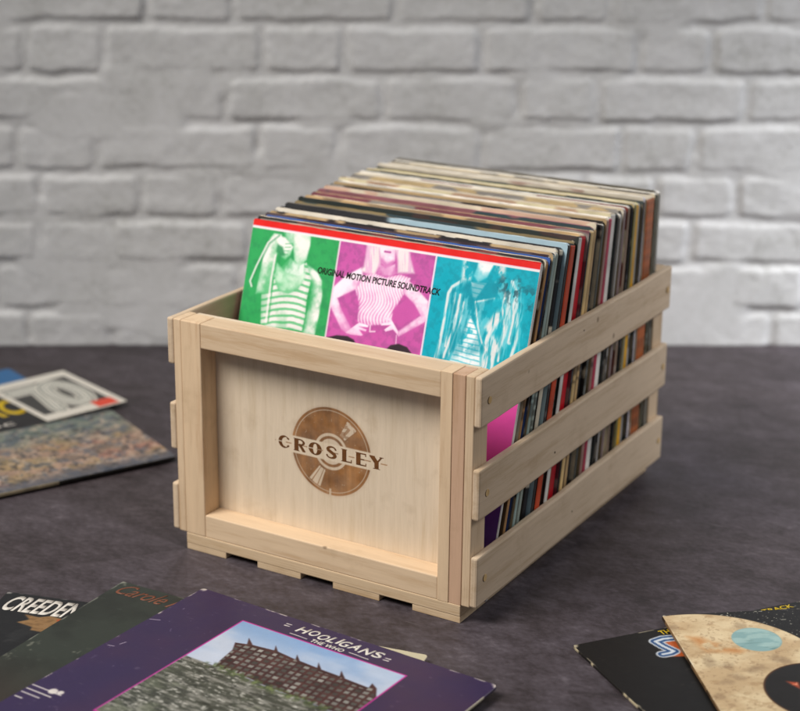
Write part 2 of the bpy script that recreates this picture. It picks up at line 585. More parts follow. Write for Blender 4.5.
def deco_letter(ch, w, h, parent):
    """one thick-and-thin poster letter with a split waist, as a thin scorched plate"""
    n, m = 84, 84
    x, y = np.meshgrid((np.arange(n) + .5) / n, (np.arange(m) + .5) / m)
    def ell(cx, cy, rx, ry):
        return ((x - cx) / rx) ** 2 + ((y - cy) / ry) ** 2 < 1
    def rc(x0, x1, y0, y1):
        return (x > x0) & (x < x1) & (y > y0) & (y < y1)
    def seg(ax, ay, bx, by, r):
        ex, ey = bx - ax, by - ay
        q = np.clip(((x - ax) * ex + (y - ay) * ey) / (ex * ex + ey * ey), 0, 1)
        return np.hypot(x - ax - q * ex, y - ay - q * ey) < r
    if ch == 'C':
        k = ell(.5, .5, .5, .5) & ~ell(.66, .5, .36, .39) & ~rc(.60, 1, .27, .73)
        k |= seg(.80, .84, .88, .78, .07) | seg(.80, .16, .88, .22, .07)
    elif ch == 'R':
        k = rc(.06, .42, 0, 1) | (ell(.50, .73, .46, .27) & (x > .3) & ~ell(.52, .73, .24, .16)) | (seg(.55, .50, .92, .0, .12) & (y > 0))
        k |= rc(0, .5, .95, 1) | rc(0, .5, 0, .05) | rc(.78, 1, 0, .06)
    elif ch == 'O':
        k = ell(.5, .5, .5, .5) & ~ell(.5, .5, .16, .40)
    elif ch == 'S':
        k = (ell(.5, .73, .44, .27) & ~ell(.56, .73, .24, .15) & ~rc(.6, 1, .5, .70)) | (ell(.5, .27, .46, .27) & ~ell(.42, .27, .24, .15) & ~rc(0, .4, .3, .5))
        k |= seg(.22, .66, .78, .36, .13)
    elif ch == 'L':
        k = rc(.08, .46, 0, 1) | rc(.4, .95, 0, .09) | rc(.88, .96, 0, .26) | rc(0, .54, .95, 1) | rc(0, .5, 0, .05)
    elif ch == 'E':
        k = rc(.06, .46, 0, 1) | rc(.4, .95, .91, 1) | rc(.4, .80, .455, .545) | rc(.4, .97, 0, .09) | rc(.88, .96, .76, 1) | rc(.9, .98, 0, .24) | rc(0, .5, .95, 1)
    else:
        k = seg(.14, 1.0, .50, .50, .16) | seg(.86, 1.0, .54, .50, .055) | rc(.36, .66, 0, .52) | rc(0, .38, .95, 1) | rc(.72, 1, .95, 1) | rc(.26, .76, 0, .05)
    k &= ~(np.abs(y - .5) < .030) if ch in 'CO' else np.ones_like(k)
    jj, ii = np.nonzero(k)
    vid, V, F = {}, [], []
    def vert(i, j):
        if (i, j) not in vid:
            vid[(i, j)] = len(V)
            V.append((i / n * w, j / m * h, 0.0001))
        return vid[(i, j)]
    for i, j in zip(ii.tolist(), jj.tolist()):
        F.append((vert(i, j), vert(i + 1, j), vert(i + 1, j + 1), vert(i, j + 1)))
    me = bpy.data.meshes.new('emblem_letter')
    me.from_pydata(V, [], F)
    return mesh_obj('emblem_letter', me, M_BURN, parent)

def build_panel():
    x0, x1, z0, z1 = 0.0, W, ZB, ZT - 0.001
    stp = 0.0006
    xs = np.linspace(x0, x1, int((x1 - x0) / stp) + 1)
    zs = np.linspace(z0, z1, int((z1 - z0) / stp) + 1)
    X, Z = np.meshgrid(xs, zs)
    cx, cz = 0.1565, 0.1287
    x, z = X - cx, Z - cz
    r = np.hypot(x, z)
    aa = 0.0005
    def ring(a, b):
        return sstep(a - aa, a + aa, r) * (1 - sstep(b - aa, b + aa, r))
    k = ring(0.0185, 0.0446) + ring(0.0128, 0.0158)
    k *= 1 - 0.75 * ring(0.0412, 0.0418)
    ang = np.degrees(np.arctan2(z, x))
    def wedge(a0, a1, r0, r1):
        return sstep(a0 - .6, a0 + .6, ang) * (1 - sstep(a1 - .6, a1 + .6, ang)) * ring(r0, r1)
    mot = sstep(0.42, 0.56, fbm(X * 300, Z * 300, 5, 3))
    k *= 1 - wedge(43, 62, 0.021, 0.0385) * (0.25 + 0.75 * mot) * (1 - wedge(50, 56, 0.024, 0.034) * 0.8)
    k *= 1 - wedge(-128, -108, 0.021, 0.0400) * 0.9 * (1 - wedge(-124, -122.4, 0.02, 0.04)) * (1 - wedge(-113.5, -112, 0.02, 0.04))
    k *= 1 - wedge(-93, -90, 0.038, 0.0455) * 0.8
    fleck = sstep(0.80, 0.88, fbm(X * 420, Z * 420, 15, 2))
    k *= 1 - 0.25 * fleck
    band = 1 - sstep(0.0084, 0.0090, np.abs(z + 0.0008 + 0.000 * x))
    k *= 1 - band * sstep(0.0, 0.004, 0.052 - np.abs(x))
    # thin rule the letters sit on
    rule = (1 - sstep(0.00035, 0.0007, np.abs(z + 0.0006))) * (1 - sstep(0.063, 0.065, np.abs(x)))
    dash = (np.sin((x + 0.0625) / 0.125 * 2 * np.pi * 7 - 0.2) < -0.35)
    k = np.maximum(k, rule * dash * 0.85)
    k = np.clip(k, 0, 1) * (0.82 + 0.18 * fbm(X * 90, Z * 90, 8, 3))
    k = np.maximum(k, 0.16 * sstep(0.0485, 0.0440, r) * (1 - band))
    ny, nx = X.shape
    yf = np.full(X.size, REC)
    co = np.stack([X.ravel(), yf, Z.ravel()], 1) - np.array(ORI)
    idx = np.arange(nx * ny).reshape(ny, nx)
    quads = np.stack([idx[:-1, :-1], idx[:-1, 1:], idx[1:, 1:], idx[1:, :-1]], -1).reshape(-1, 4)
    n = len(co)
    bk = np.array([[x0, REC + .006, z0], [x1, REC + .006, z0], [x1, REC + .006, z1], [x0, REC + .006, z1]]) - np.array(ORI)
    faces = quads.tolist() + [[n + 1, n, n + 3, n + 2], [n, n + 1] + idx[0, ::-1].tolist(), [n + 2, n + 3] + idx[-1, :].tolist(),
                              [n + 3, n] + idx[:, 0].tolist(), [n + 1, n + 2] + idx[::-1, -1].tolist()]
    me = bpy.data.meshes.new('panel')
    me.from_pydata(np.vstack([co, bk]).tolist(), [], faces)
    at = me.attributes.new('burn', 'FLOAT', 'POINT')
    at.data.foreach_set('value', np.concatenate([k.ravel(), np.zeros(4)]))
    p = mesh_obj('panel', me, M_PANEL, crate)
    p['label'] = 'pale birch panel with a scorched record emblem'
    # letters: child plane stands upright on the panel, facing -Y
    for ch, xx, ww in zip('CROSLEY', (0.0962, 0.1138, 0.1310, 0.1505, 0.1680, 0.1838, 0.1992),
                          (0.0132, 0.0135, 0.0150, 0.0128, 0.0122, 0.0122, 0.0155)):
        o = deco_letter(ch, ww, 0.0128, p)
        o.matrix_local = Matrix.Translation(Vector((xx, REC - 0.00003, 0.1217)) - ORI) @ Matrix.Rotation(math.pi / 2, 4, 'X')

build_panel()

# ------------------------------------------------------------------ record sleeves
SW = 0.322

class Art:
    """small drawing surface: print colours of a cover, sRGB in, linear out"""
    def __init__(self, n, base):
        self.n = n
        t = np.linspace(0, 1, n)
        self.u, self.v = np.meshgrid(t, t)
        self.a = np.zeros((n, n, 3)) + hx(base)
    def put(self, mask, col, op=1.0):
        c = hx(col) if isinstance(col, str) else col
        k = (np.clip(mask, 0, 1) * op)[..., None]
        self.a = self.a * (1 - k) + c * k
    def _pad(self, pts, pad):
        p = np.array(pts)
        return (max(0, int((p[:, 0].min() - pad) * self.n)), min(self.n, int((p[:, 0].max() + pad) * self.n) + 2),
                max(0, int((p[:, 1].min() - pad) * self.n)), min(self.n, int((p[:, 1].max() + pad) * self.n) + 2))
    def _segd(self, pts, closed, box_):
        i0, i1, j0, j1 = box_
        u, v = self.u[j0:j1, i0:i1], self.v[j0:j1, i0:i1]
        d = np.full(u.shape, 9.0)
        ins = np.zeros(u.shape, bool)
        q = list(pts) + ([pts[0]] if closed else [])
        for (ax, ay), (bx, by) in zip(q, q[1:]):
            ex, ey = bx - ax, by - ay
            L = ex * ex + ey * ey + 1e-12
            t = np.clip(((u - ax) * ex + (v - ay) * ey) / L, 0, 1)
            d = np.minimum(d, np.hypot(u - ax - t * ex, v - ay - t * ey))
            if closed and abs(by - ay) > 1e-9:
                c = ((ay > v) != (by > v)) & (u < ex * (v - ay) / (by - ay) + ax)
                ins ^= c
        return d, ins
    def poly(self, pts, soft=0.0025):
        m = np.zeros((self.n, self.n))
        bx = self._pad(pts, soft)
        if bx[1] <= bx[0] or bx[3] <= bx[2]:
            return m
        d, ins = self._segd(pts, True, bx)
        m[bx[2]:bx[3], bx[0]:bx[1]] = sstep(-soft, soft, np.where(ins, d, -d))
        return m
    def line(self, pts, wd, soft=0.002):
        m = np.zeros((self.n, self.n))
        bx = self._pad(pts, wd + soft)
        if bx[1] <= bx[0] or bx[3] <= bx[2]:
            return m
        d, _ = self._segd(pts, False, bx)
        m[bx[2]:bx[3], bx[0]:bx[1]] = 1 - sstep(wd - soft, wd + soft, d)
        return m
    def rect(self, u0, u1, v0, v1, soft=0.001):
        return sstep(u0 - soft, u0 + soft, self.u) * (1 - sstep(u1 - soft, u1 + soft, self.u)) * sstep(v0 - soft, v0 + soft, self.v) * (1 - sstep(v1 - soft, v1 + soft, self.v))
    def disc(self, cu, cv, r, soft=0.0025):
        return 1 - sstep(r - soft, r + soft, np.hypot(self.u - cu, self.v - cv))
    def n_(self, su, sv, seed, o=4, g=0.55):
        return fbm(self.u * su + seed, self.v * sv + seed, seed, o, g)
    def wear(self, paper='cfc8ba', amt=1.0, seed=3):
        e = np.minimum(np.minimum(self.u, 1 - self.u), np.minimum(self.v, 1 - self.v))
        nz = self.n_(70, 70, seed, 3)
        k = sstep(0.006 * amt, 0.0, e - 0.007 * amt * (nz - 0.5))
        self.put(k * sstep(0.56, 0.70, self.n_(22, 22, seed + 5, 3)), paper, 0.75)
        for cu, cv in ((0, 0), (0, 1), (1, 0), (1, 1)):
            d = np.hypot(self.u - cu, self.v - cv)
            self.put(sstep(0.020 * amt, 0.005, d + 0.02 * (nz - 0.5)), paper, 0.9)
        # ring wear and scuffs
        self.put(sstep(0.74, 0.86, self.n_(30, 60, seed + 9, 4)) * 0.12, paper)
    def linear(self):
        return s2l(np.clip(self.a, 0, 1))

def plate(name, w, h, t, mat, parent=None, art=None, n=10, side=None, face='888888', rc=0.0035, bow=0.0, sag=0.0, mouth=0.0, facefn=None):
    """card sleeve lying in XY with its front at z = t; gridded, rounded corners, print in the 'print' attribute.
    side(kind, s) -> sRGB colour along an edge, kind in right/left/top/bottom, s = 0..1 array"""
    if art is not None:
        n = art.n
        g = np.linspace(0, 1, n)
        gx, gy = g * w, g * h
    else:
        inner = np.linspace(rc, 1, 2)
        k = np.array([0, rc * 0.3, rc * 0.65, rc])
        gx = np.concatenate([k, np.linspace(rc, w - rc, n)[1:-1], w - k[::-1]])
        gy = np.concatenate([k, np.linspace(rc, h - rc, n)[1:-1], h - k[::-1]])
    nx, ny = len(gx), len(gy)
    X, Y = np.meshgrid(gx, gy)
    def rnd(X, Y):
        X, Y = X.copy(), Y.copy()
        for sx in (0, 1):
            for sy in (0, 1):
                a = (rc - X) / rc if sx == 0 else (X - (w - rc)) / rc
                b = (rc - Y) / rc if sy == 0 else (Y - (h - rc)) / rc
                s = (a > 0) & (b > 0)
                a2 = a * np.sqrt(np.clip(1 - b * b / 2, 0, 1))
                b2 = b * np.sqrt(np.clip(1 - a * a / 2, 0, 1))
                X[s] = (rc - a2 * rc if sx == 0 else w - rc + a2 * rc)[s]
                Y[s] = (rc - b2 * rc if sy == 0 else h - rc + b2 * rc)[s]
        return X, Y
    X2, Y2 = rnd(X, Y)
    dz = bow * (np.sin(np.pi * X / w)) + sag * ((X / w - 0.5) * (Y / h - 0.5)) * 4
    F = np.stack([X2.ravel(), Y2.ravel(), (t + dz).ravel()], 1)
    idx = np.arange(nx * ny).reshape(ny, nx)
    quads = np.stack([idx[:-1, :-1], idx[:-1, 1:], idx[1:, 1:], idx[1:, :-1]], -1).reshape(-1, 4)
    ring = np.concatenate([idx[0, :-1], idx[:-1, -1], idx[-1, :0:-1], idx[:0:-1, 0]])
    m = len(ring)
    top = F[ring].copy()
    dzr = dz.ravel()[ring]
    bot = top.copy()
    bot[:, 2] = dzr
    mid1, mid2 = top.copy(), bot.copy()
    cxy = np.array([w / 2, h / 2])
    for q, zz in ((mid1, 0.82), (mid2, 0.18)):
        q[:, 2] = dzr + t * zz
        q[:, :2] += np.sign(q[:, :2] - cxy) * (np.abs(np.abs(q[:, :2] - cxy) - cxy) < 1e-4) * min(0.0006, t * 0.2)
    if mouth:
        tp_ = np.abs(top[:, 1] - h) < 1e-5
        for q in (mid1, mid2):
            q[tp_, 1] -= mouth + 0.0008
    else:
        tp_ = np.abs(top[:, 1] - h) < 1e-5
    # worn, slightly ragged head of the sleeve
    rag = 0.0007 * (fbm(top[:, 0] * 90 + w * 1000, top[:, 0] * 0 + h * 3000, int(h * 1e6) % 97, 3) - 0.5)
    for q in (top, mid1, mid2, bot):
        q[tp_, 1] += rag[tp_]
    if art is None:
        F[ring, 1] += np.where(tp_, rag, 0)
    n0 = len(F)
    V = np.vstack([F, top, mid1, mid2, bot])
    faces = quads.tolist()
    nxt = np.roll(np.arange(m), -1)
    for lay in range(3):
        o1, o2 = n0 + lay * m, n0 + (lay + 1) * m
        faces += np.stack([o1 + np.arange(m), o2 + np.arange(m), o2 + nxt, o1 + nxt], 1).tolist()
    faces.append((n0 + 3 * m + np.arange(m))[::-1].tolist())
    # colours
    cf = art.linear().reshape(-1, 3) if art is not None else np.tile(s2l(hx(face)), (n0, 1))
    if facefn is not None:
        cf = s2l(np.clip(facefn(X.ravel(), Y.ravel()), 0, 1))
    per = np.zeros((m, 3))
    ii = np.arange(m)
    lens = [nx - 1, ny - 1, nx - 1, ny - 1]
    st = np.cumsum([0] + lens)
    for kd, a, ln in zip(('bottom', 'right', 'top', 'left'), st, lens):
        s = np.linspace(0, 1, ln + 1)[:-1]
        if kd in ('top', 'left'):
            s = 1 - s
        c = side(kd, s) if side else np.tile(hx('b8b0a0'), (ln, 1))
        per[a:a + ln] = s2l(c)
    Cc = np.vstack([cf, per, per, per, per])
    me = bpy.data.meshes.new(name)
    me.from_pydata(V.tolist(), [], faces)
    at = me.attributes.new('print', 'FLOAT_COLOR', 'POINT')
    at.data.foreach_set('color', np.hstack([Cc, np.ones((len(Cc), 1))]).ravel())
    return mesh_obj(name, me, mat, parent)

ART = {"stripe":[[-0.0083,1.0018],[-0.0046,0.9814],[0.9991,1.004],[1.0024,0.9855]],"gp":[[0.3255,0.9645],[0.3243,0.6771]],"pc":[[0.664,0.9812],[0.6593,0.7729],[0.6629,0.9808],[0.6614,0.6713]],"g_head":[[0.1122,0.9823],[0.2158,0.9827],[0.2193,0.9466],[0.2155,0.8995],[0.1949,0.8753],[0.1699,0.883],[0.1453,0.9097],[0.1227,0.9468]],"g_neck":[[0.1322,0.8944],[0.1681,0.8928],[0.2049,0.8847],[0.2056,0.8381],[0.1765,0.8037],[0.133,0.8039],[0.1148,0.8382],[0.1159,0.8753]],"g_tank":[[0.0699,0.7775],[0.0853,0.6716],[0.1608,0.6737],[0.2388,0.6777],[0.2421,0.7236],[0.238,0.7763],[0.2436,0.8437],[0.2172,0.8898],[0.2102,0.8855],[0.2155,0.8396],[0.2001,0.8039],[0.168,0.7857],[0.1315,0.7902],[0.1145,0.8179],[0.1025,0.8835],[0.0932,0.8687],[0.1079,0.8102]],"g_arm":[[0.0835,0.965],[0.1113,0.9654],[0.12,0.9397],[0.1055,0.8974],[0.1031,0.8365],[0.1088,0.7834],[0.0478,0.766],[0.0524,0.829],[0.0559,0.8972],[0.0709,0.9465]],"g_hand":[[0.088,0.9622],[0.1263,0.9573],[0.1609,0.9319],[0.1542,0.9042],[0.1388,0.8887],[0.1156,0.8988],[0.0976,0.9097]],"g_fist":[[0.1012,0.9338],[0.1224,0.9266],[0.1365,0.9017],[0.1162,0.8955],[0.1015,0.9103]],"g_neckcol":[[0.1554,0.8977],[0.194,0.8798],[0.2096,0.8887],[0.2222,0.8539],[0.2018,0.8376],[0.1482,0.8377],[0.1266,0.8601]],"g_chest":[[0.1097,0.8744],[0.1466,0.8462],[0.2008,0.8428],[0.2189,0.8634],[0.2176,0.8366],[0.2014,0.8054],[0.1688,0.7858],[0.133,0.7904],[0.1145,0.8179],[0.1057,0.857]],"g_face":[[0.1514,0.9841],[0.2174,0.9829],[0.2211,0.9456],[0.2157,0.8982],[0.1949,0.8753],[0.1725,0.8901],[0.1621,0.9254]],"g_hair":[[0.1122,0.9823],[0.1514,0.9841],[0.1624,0.9455],[0.15,0.9271],[0.1293,0.941]],"g_cable":[[0.0964,0.96],[0.0655,0.9322],[0.0357,0.8537],[0.0206,0.804],[0.0291,0.7883]],"g_strap":[[0.1001,0.8966],[0.0977,0.8222],[0.1014,0.7283],[0.103,0.6846]],"g_rarm":[[0.2157,0.8896],[0.2627,0.8665],[0.2825,0.8428],[0.2922,0.7979],[0.2912,0.7314],[0.2868,0.6709],[0.2338,0.6622],[0.2417,0.6835],[0.2488,0.7513],[0.2507,0.8049],[0.2336,0.8556]],"g_rsh":[[0.2313,0.8552],[0.2561,0.8389],[0.2629,0.7802],[0.2573,0.7261],[0.2417,0.6835],[0.2488,0.7513],[0.2499,0.8048]],"p_hairl":[[0.4222,0.9867],[0.4236,0.936],[0.4223,0.9075],[0.4057,0.891],[0.4646,0.8883],[0.477,0.9267],[0.4619,0.9921]],"p_hairr":[[0.518,0.9829],[0.5352,0.9406],[0.5416,0.9051],[0.597,0.9132],[0.5774,0.9522],[0.5644,0.9893]],"p_face":[[0.4598,0.9862],[0.5206,0.9861],[0.5259,0.9393],[0.5055,0.9111],[0.4801,0.9271]],"p_mouth":[[0.4865,0.9629],[0.5056,0.9633]],"p_jaw":[[0.4786,0.9353],[0.5004,0.9216],[0.5202,0.9356]],"p_neck":[[0.4738,0.9262],[0.4982,0.9157],[0.5274,0.9311],[0.539,0.902],[0.5047,0.8801],[0.4709,0.8892]],"p_torso":[[0.4114,0.8776],[0.4641,0.891],[0.5039,0.8845],[0.5519,0.901],[0.5877,0.8951],[0.5766,0.8517],[0.5464,0.791],[0.5476,0.7491],[0.4669,0.7333],[0.4301,0.7387],[0.4264,0.7949],[0.4015,0.8421]],"p_larm":[[0.4132,0.9034],[0.4283,0.8745],[0.4062,0.8343],[0.347,0.7986],[0.3699,0.7633],[0.4132,0.7133],[0.4022,0.6944],[0.3768,0.7073],[0.3213,0.7757],[0.3278,0.8311],[0.3636,0.8706]],"p_lhand":[[0.4127,0.716],[0.437,0.737],[0.4702,0.7327],[0.4693,0.7269],[0.4393,0.7243],[0.4662,0.7191],[0.4641,0.713],[0.441,0.7149],[0.4566,0.7005],[0.4506,0.6978],[0.412,0.6949],[0.3948,0.6989]],"p_rarm":[[0.5778,0.8909],[0.6145,0.8685],[0.6591,0.8364],[0.6637,0.7762],[0.5789,0.7167],[0.5731,0.7309],[0.6412,0.7904],[0.6172,0.8189],[0.5686,0.8504]],"p_rhand":[[0.5789,0.7167],[0.5727,0.7336],[0.541,0.7677],[0.5188,0.767],[0.5168,0.7599],[0.543,0.7568],[0.5129,0.7464],[0.5141,0.7398],[0.545,0.7459],[0.5257,0.7287],[0.5318,0.7235],[0.5567,0.7338]],"p_hole":[[0.5464,0.791],[0.5876,0.8366],[0.6378,0.7915],[0.5738,0.745],[0.5472,0.7687]],"p_belt":[[0.4763,0.7348],[0.4779,0.7153],[0.4955,0.7182]],"p_line":[[0.5708,0.7193],[0.5733,0.6916]],"p_blob1":[[0.3269,0.6717],[0.3643,0.6853],[0.4032,0.6889],[0.4275,0.6815],[0.4337,0.6723]],"p_blob2":[[0.5415,0.6695],[0.5558,0.6859],[0.5828,0.6949],[0.6122,0.6898],[0.6345,0.6712]],"text":[[0.261,0.883],[0.6922,0.8728],[0.2649,0.8616],[0.6959,0.8522]],"c_hairl":[[0.751,0.9824],[0.7845,0.9817],[0.7871,0.9575],[0.7867,0.9192],[0.7551,0.909],[0.7543,0.9473]],"c_face":[[0.8017,0.9869],[0.8558,0.9864],[0.8523,0.9723],[0.8381,0.935],[0.8117,0.9147],[0.7931,0.9338],[0.8006,0.9595]],"c_hairr":[[0.8592,0.9842],[0.8915,0.9861],[0.8942,0.9378],[0.8827,0.9361],[0.8601,0.9626]],"c_tri":[[0.7888,0.9141],[0.8383,0.9171],[0.8228,0.8864],[0.8114,0.8656],[0.8012,0.8722]],"c_shirt":[[0.8053,0.8155],[0.834,0.7736],[0.8523,0.7221],[0.8608,0.6745],[0.7547,0.656],[0.7658,0.6965],[0.7829,0.7543]],"c_patch":[[0.8651,0.7678],[0.9061,0.7719],[0.9084,0.7261],[0.9043,0.6657],[0.8636,0.6586],[0.86,0.7125]],"c_patch2":[[0.8554,0.788],[0.8798,0.8354],[0.8973,0.8544],[0.901,0.8171],[0.8738,0.7693]],"c_lines":[[[0.7576,0.9122],[0.7307,0.8917],[0.7209,0.871],[0.7215,0.7994],[0.7182,0.7216],[0.7111,0.6651]],[[0.743,0.8743],[0.7439,0.8525],[0.7435,0.7864],[0.7381,0.7139]],[[0.76,0.8714],[0.7606,0.8276],[0.7543,0.7606],[0.7379,0.6807]],[[0.7757,0.8519],[0.7743,0.8023],[0.76,0.7286],[0.7508,0.6774]],[[0.8127,0.8587],[0.8227,0.8264],[0.835,0.7847],[0.8543,0.7443],[0.8726,0.7255]],[[0.8127,0.8587],[0.8355,0.8655],[0.8709,0.8785]],[[0.9202,0.9347],[0.9398,0.9042],[0.9543,0.8364],[0.9621,0.773],[0.9543,0.7177]],[[0.9202,0.9347],[0.9156,0.8843],[0.9164,0.8142],[0.9181,0.7549],[0.916,0.7003]],[[0.9166,0.8953],[0.925,0.8318],[0.9201,0.7769],[0.9045,0.7309]],[[0.9367,0.8822],[0.9451,0.8188],[0.9411,0.7587]],[[0.9042,0.8988],[0.904,0.8501],[0.9144,0.8084]],[[0.8952,0.8162],[0.8777,0.7808],[0.8659,0.7462]]],"c_smudge":[[0.8937,0.9242],[0.9303,0.9178],[0.9814,0.8944],[0.9243,0.9018]],"h_photo":[[0.227,0.9032],[0.7742,0.9025]],"h_roof":[[0.3206,0.6876],[0.3099,0.7548],[0.2894,0.7912],[0.3227,0.8019],[0.3071,0.8295],[0.3349,0.8104],[0.4027,0.8198],[0.3933,0.8386],[0.4171,0.8173],[0.4827,0.8086],[0.4721,0.8309],[0.4959,0.8105],[0.5579,0.8051],[0.5457,0.8282],[0.5732,0.8037],[0.6332,0.8027],[0.6224,0.8262],[0.6528,0.7999],[0.7309,0.7961],[0.7257,0.8204],[0.7479,0.808],[0.7743,0.7579],[0.6787,0.691],[0.597,0.6679],[0.4674,0.6582],[0.3839,0.6711]],"h_bld":[[0.3302,0.6577],[0.3206,0.6876],[0.3099,0.7548],[0.2894,0.7912],[0.3227,0.8019],[0.3045,0.8328],[0.3375,0.8071],[0.4052,0.8166],[0.392,0.8402],[0.4171,0.8173],[0.4827,0.8086],[0.4709,0.8325],[0.4972,0.8089],[0.5579,0.8051],[0.5445,0.8298],[0.5732,0.8037],[0.6332,0.8027],[0.6212,0.8278],[0.6528,0.7999],[0.7309,0.7961],[0.7257,0.8204],[0.75,0.8049],[0.8478,0.6557],[0.713,0.6437],[0.6274,0.6506],[0.559,0.6481],[0.4847,0.6516],[0.4169,0.6606]],"h_base":[[0.3149,0.6566],[0.4193,0.6576],[0.4871,0.6486],[0.5612,0.6451],[0.6296,0.6476],[0.7151,0.6408],[0.8513,0.6538]],"h_win":[[0.3278,0.7173],[0.7523,0.7652],[0.3572,0.6887]],"h_tree":[[0.3397,0.6643],[0.4058,0.6744],[0.483,0.6691],[0.5644,0.6565],[0.6176,0.6482]],"h_title":[[0.3873,0.9566],[0.6761,0.9338],[0.3422,0.984],[0.6585,0.9693]],"h_sub":[[0.4649,0.9033],[0.5588,0.9132]],"h_l1":[[0.3789,0.9216],[0.4385,0.9203]],"h_l2":[[0.5644,0.9241],[0.6292,0.9213]],"h_eq1":[[0.3453,0.9566]],"h_eq2":[[0.6711,0.9507]],"h_notes":[[[0.0034,0.3075],[0.1031,0.3078]],[[0.0036,0.286],[0.088,0.2866]],[[0.0055,0.266],[0.0662,0.2662]],[[0.0071,0.2406],[0.0307,0.2413]]],"h_wear":[[[0.005,0.7623],[0.0321,0.7738]],[[0.0143,0.5803],[0.0317,0.5854]],[[0.0372,0.6034],[0.0428,0.6214]]],"k_title":[[0.0338,0.9043],[0.2701,0.9383],[-0.0034,0.9901]],"e_title":[[0.0337,0.8951],[0.243,0.889],[0.0286,0.9876],[0.2473,0.9886]],"e_leaf":[[0.1122,0.8316],[0.1397,0.8556],[0.114,0.8811],[0.159,0.8752],[0.1882,0.8911],[0.2319,0.8816],[0.2337,0.8498],[0.2312,0.8331],[0.2239,0.794],[0.1704,0.7979],[0.1673,0.8151],[0.1421,0.824]],"e_mark":[[0.2134,0.8764],[0.2319,0.8816],[0.234,0.866],[0.2225,0.8628]],"b_th":[[0.2626,0.9805],[0.2821,0.9536],[0.281,1.0058]],"b_track":[[0.6227,0.9867],[0.7054,0.982]],"b_s":[[0.2791,0.9379],[0.2535,0.9423],[0.2249,0.9367],[0.2309,0.9047],[0.2431,0.8694],[0.2288,0.8642],[0.2057,0.8645]],"b_or":[[0.2454,0.9288],[0.2736,0.9289],[0.2836,0.9084],[0.2782,0.845],[0.2585,0.8311],[0.2038,0.8503],[0.2101,0.8607],[0.2378,0.8607],[0.2412,0.8756]],"t_or":[[0.0363,0.8678],[0.0679,0.8583],[0.0922,0.826],[0.1254,0.8047],[0.1655,0.7712],[0.149,0.7557],[0.0981,0.7728],[0.0653,0.7764],[0.05,0.8189]],"t_spots":[[0.0622,0.6094],[0.1827,0.6728],[0.027,0.5337],[0.0514,0.7322],[0.1947,0.911],[0.243,0.7168],[0.0932,0.6882],[0.0537,0.7037],[0.1505,0.6597],[0.1025,0.632],[0.0111,0.9188],[0.2588,0.6981]],"t_red":[[0.2233,0.5916],[0.2505,0.5832],[0.2444,0.5518],[0.2309,0.5746]],"l_band":[[0.5502,0.5307],[0.7471,0.5687]],"l_text":[[0.6139,0.7005],[0.7394,0.7389],[0.7507,0.8505]],"l_small":[[0.576,0.5995],[0.6288,0.6164]]}

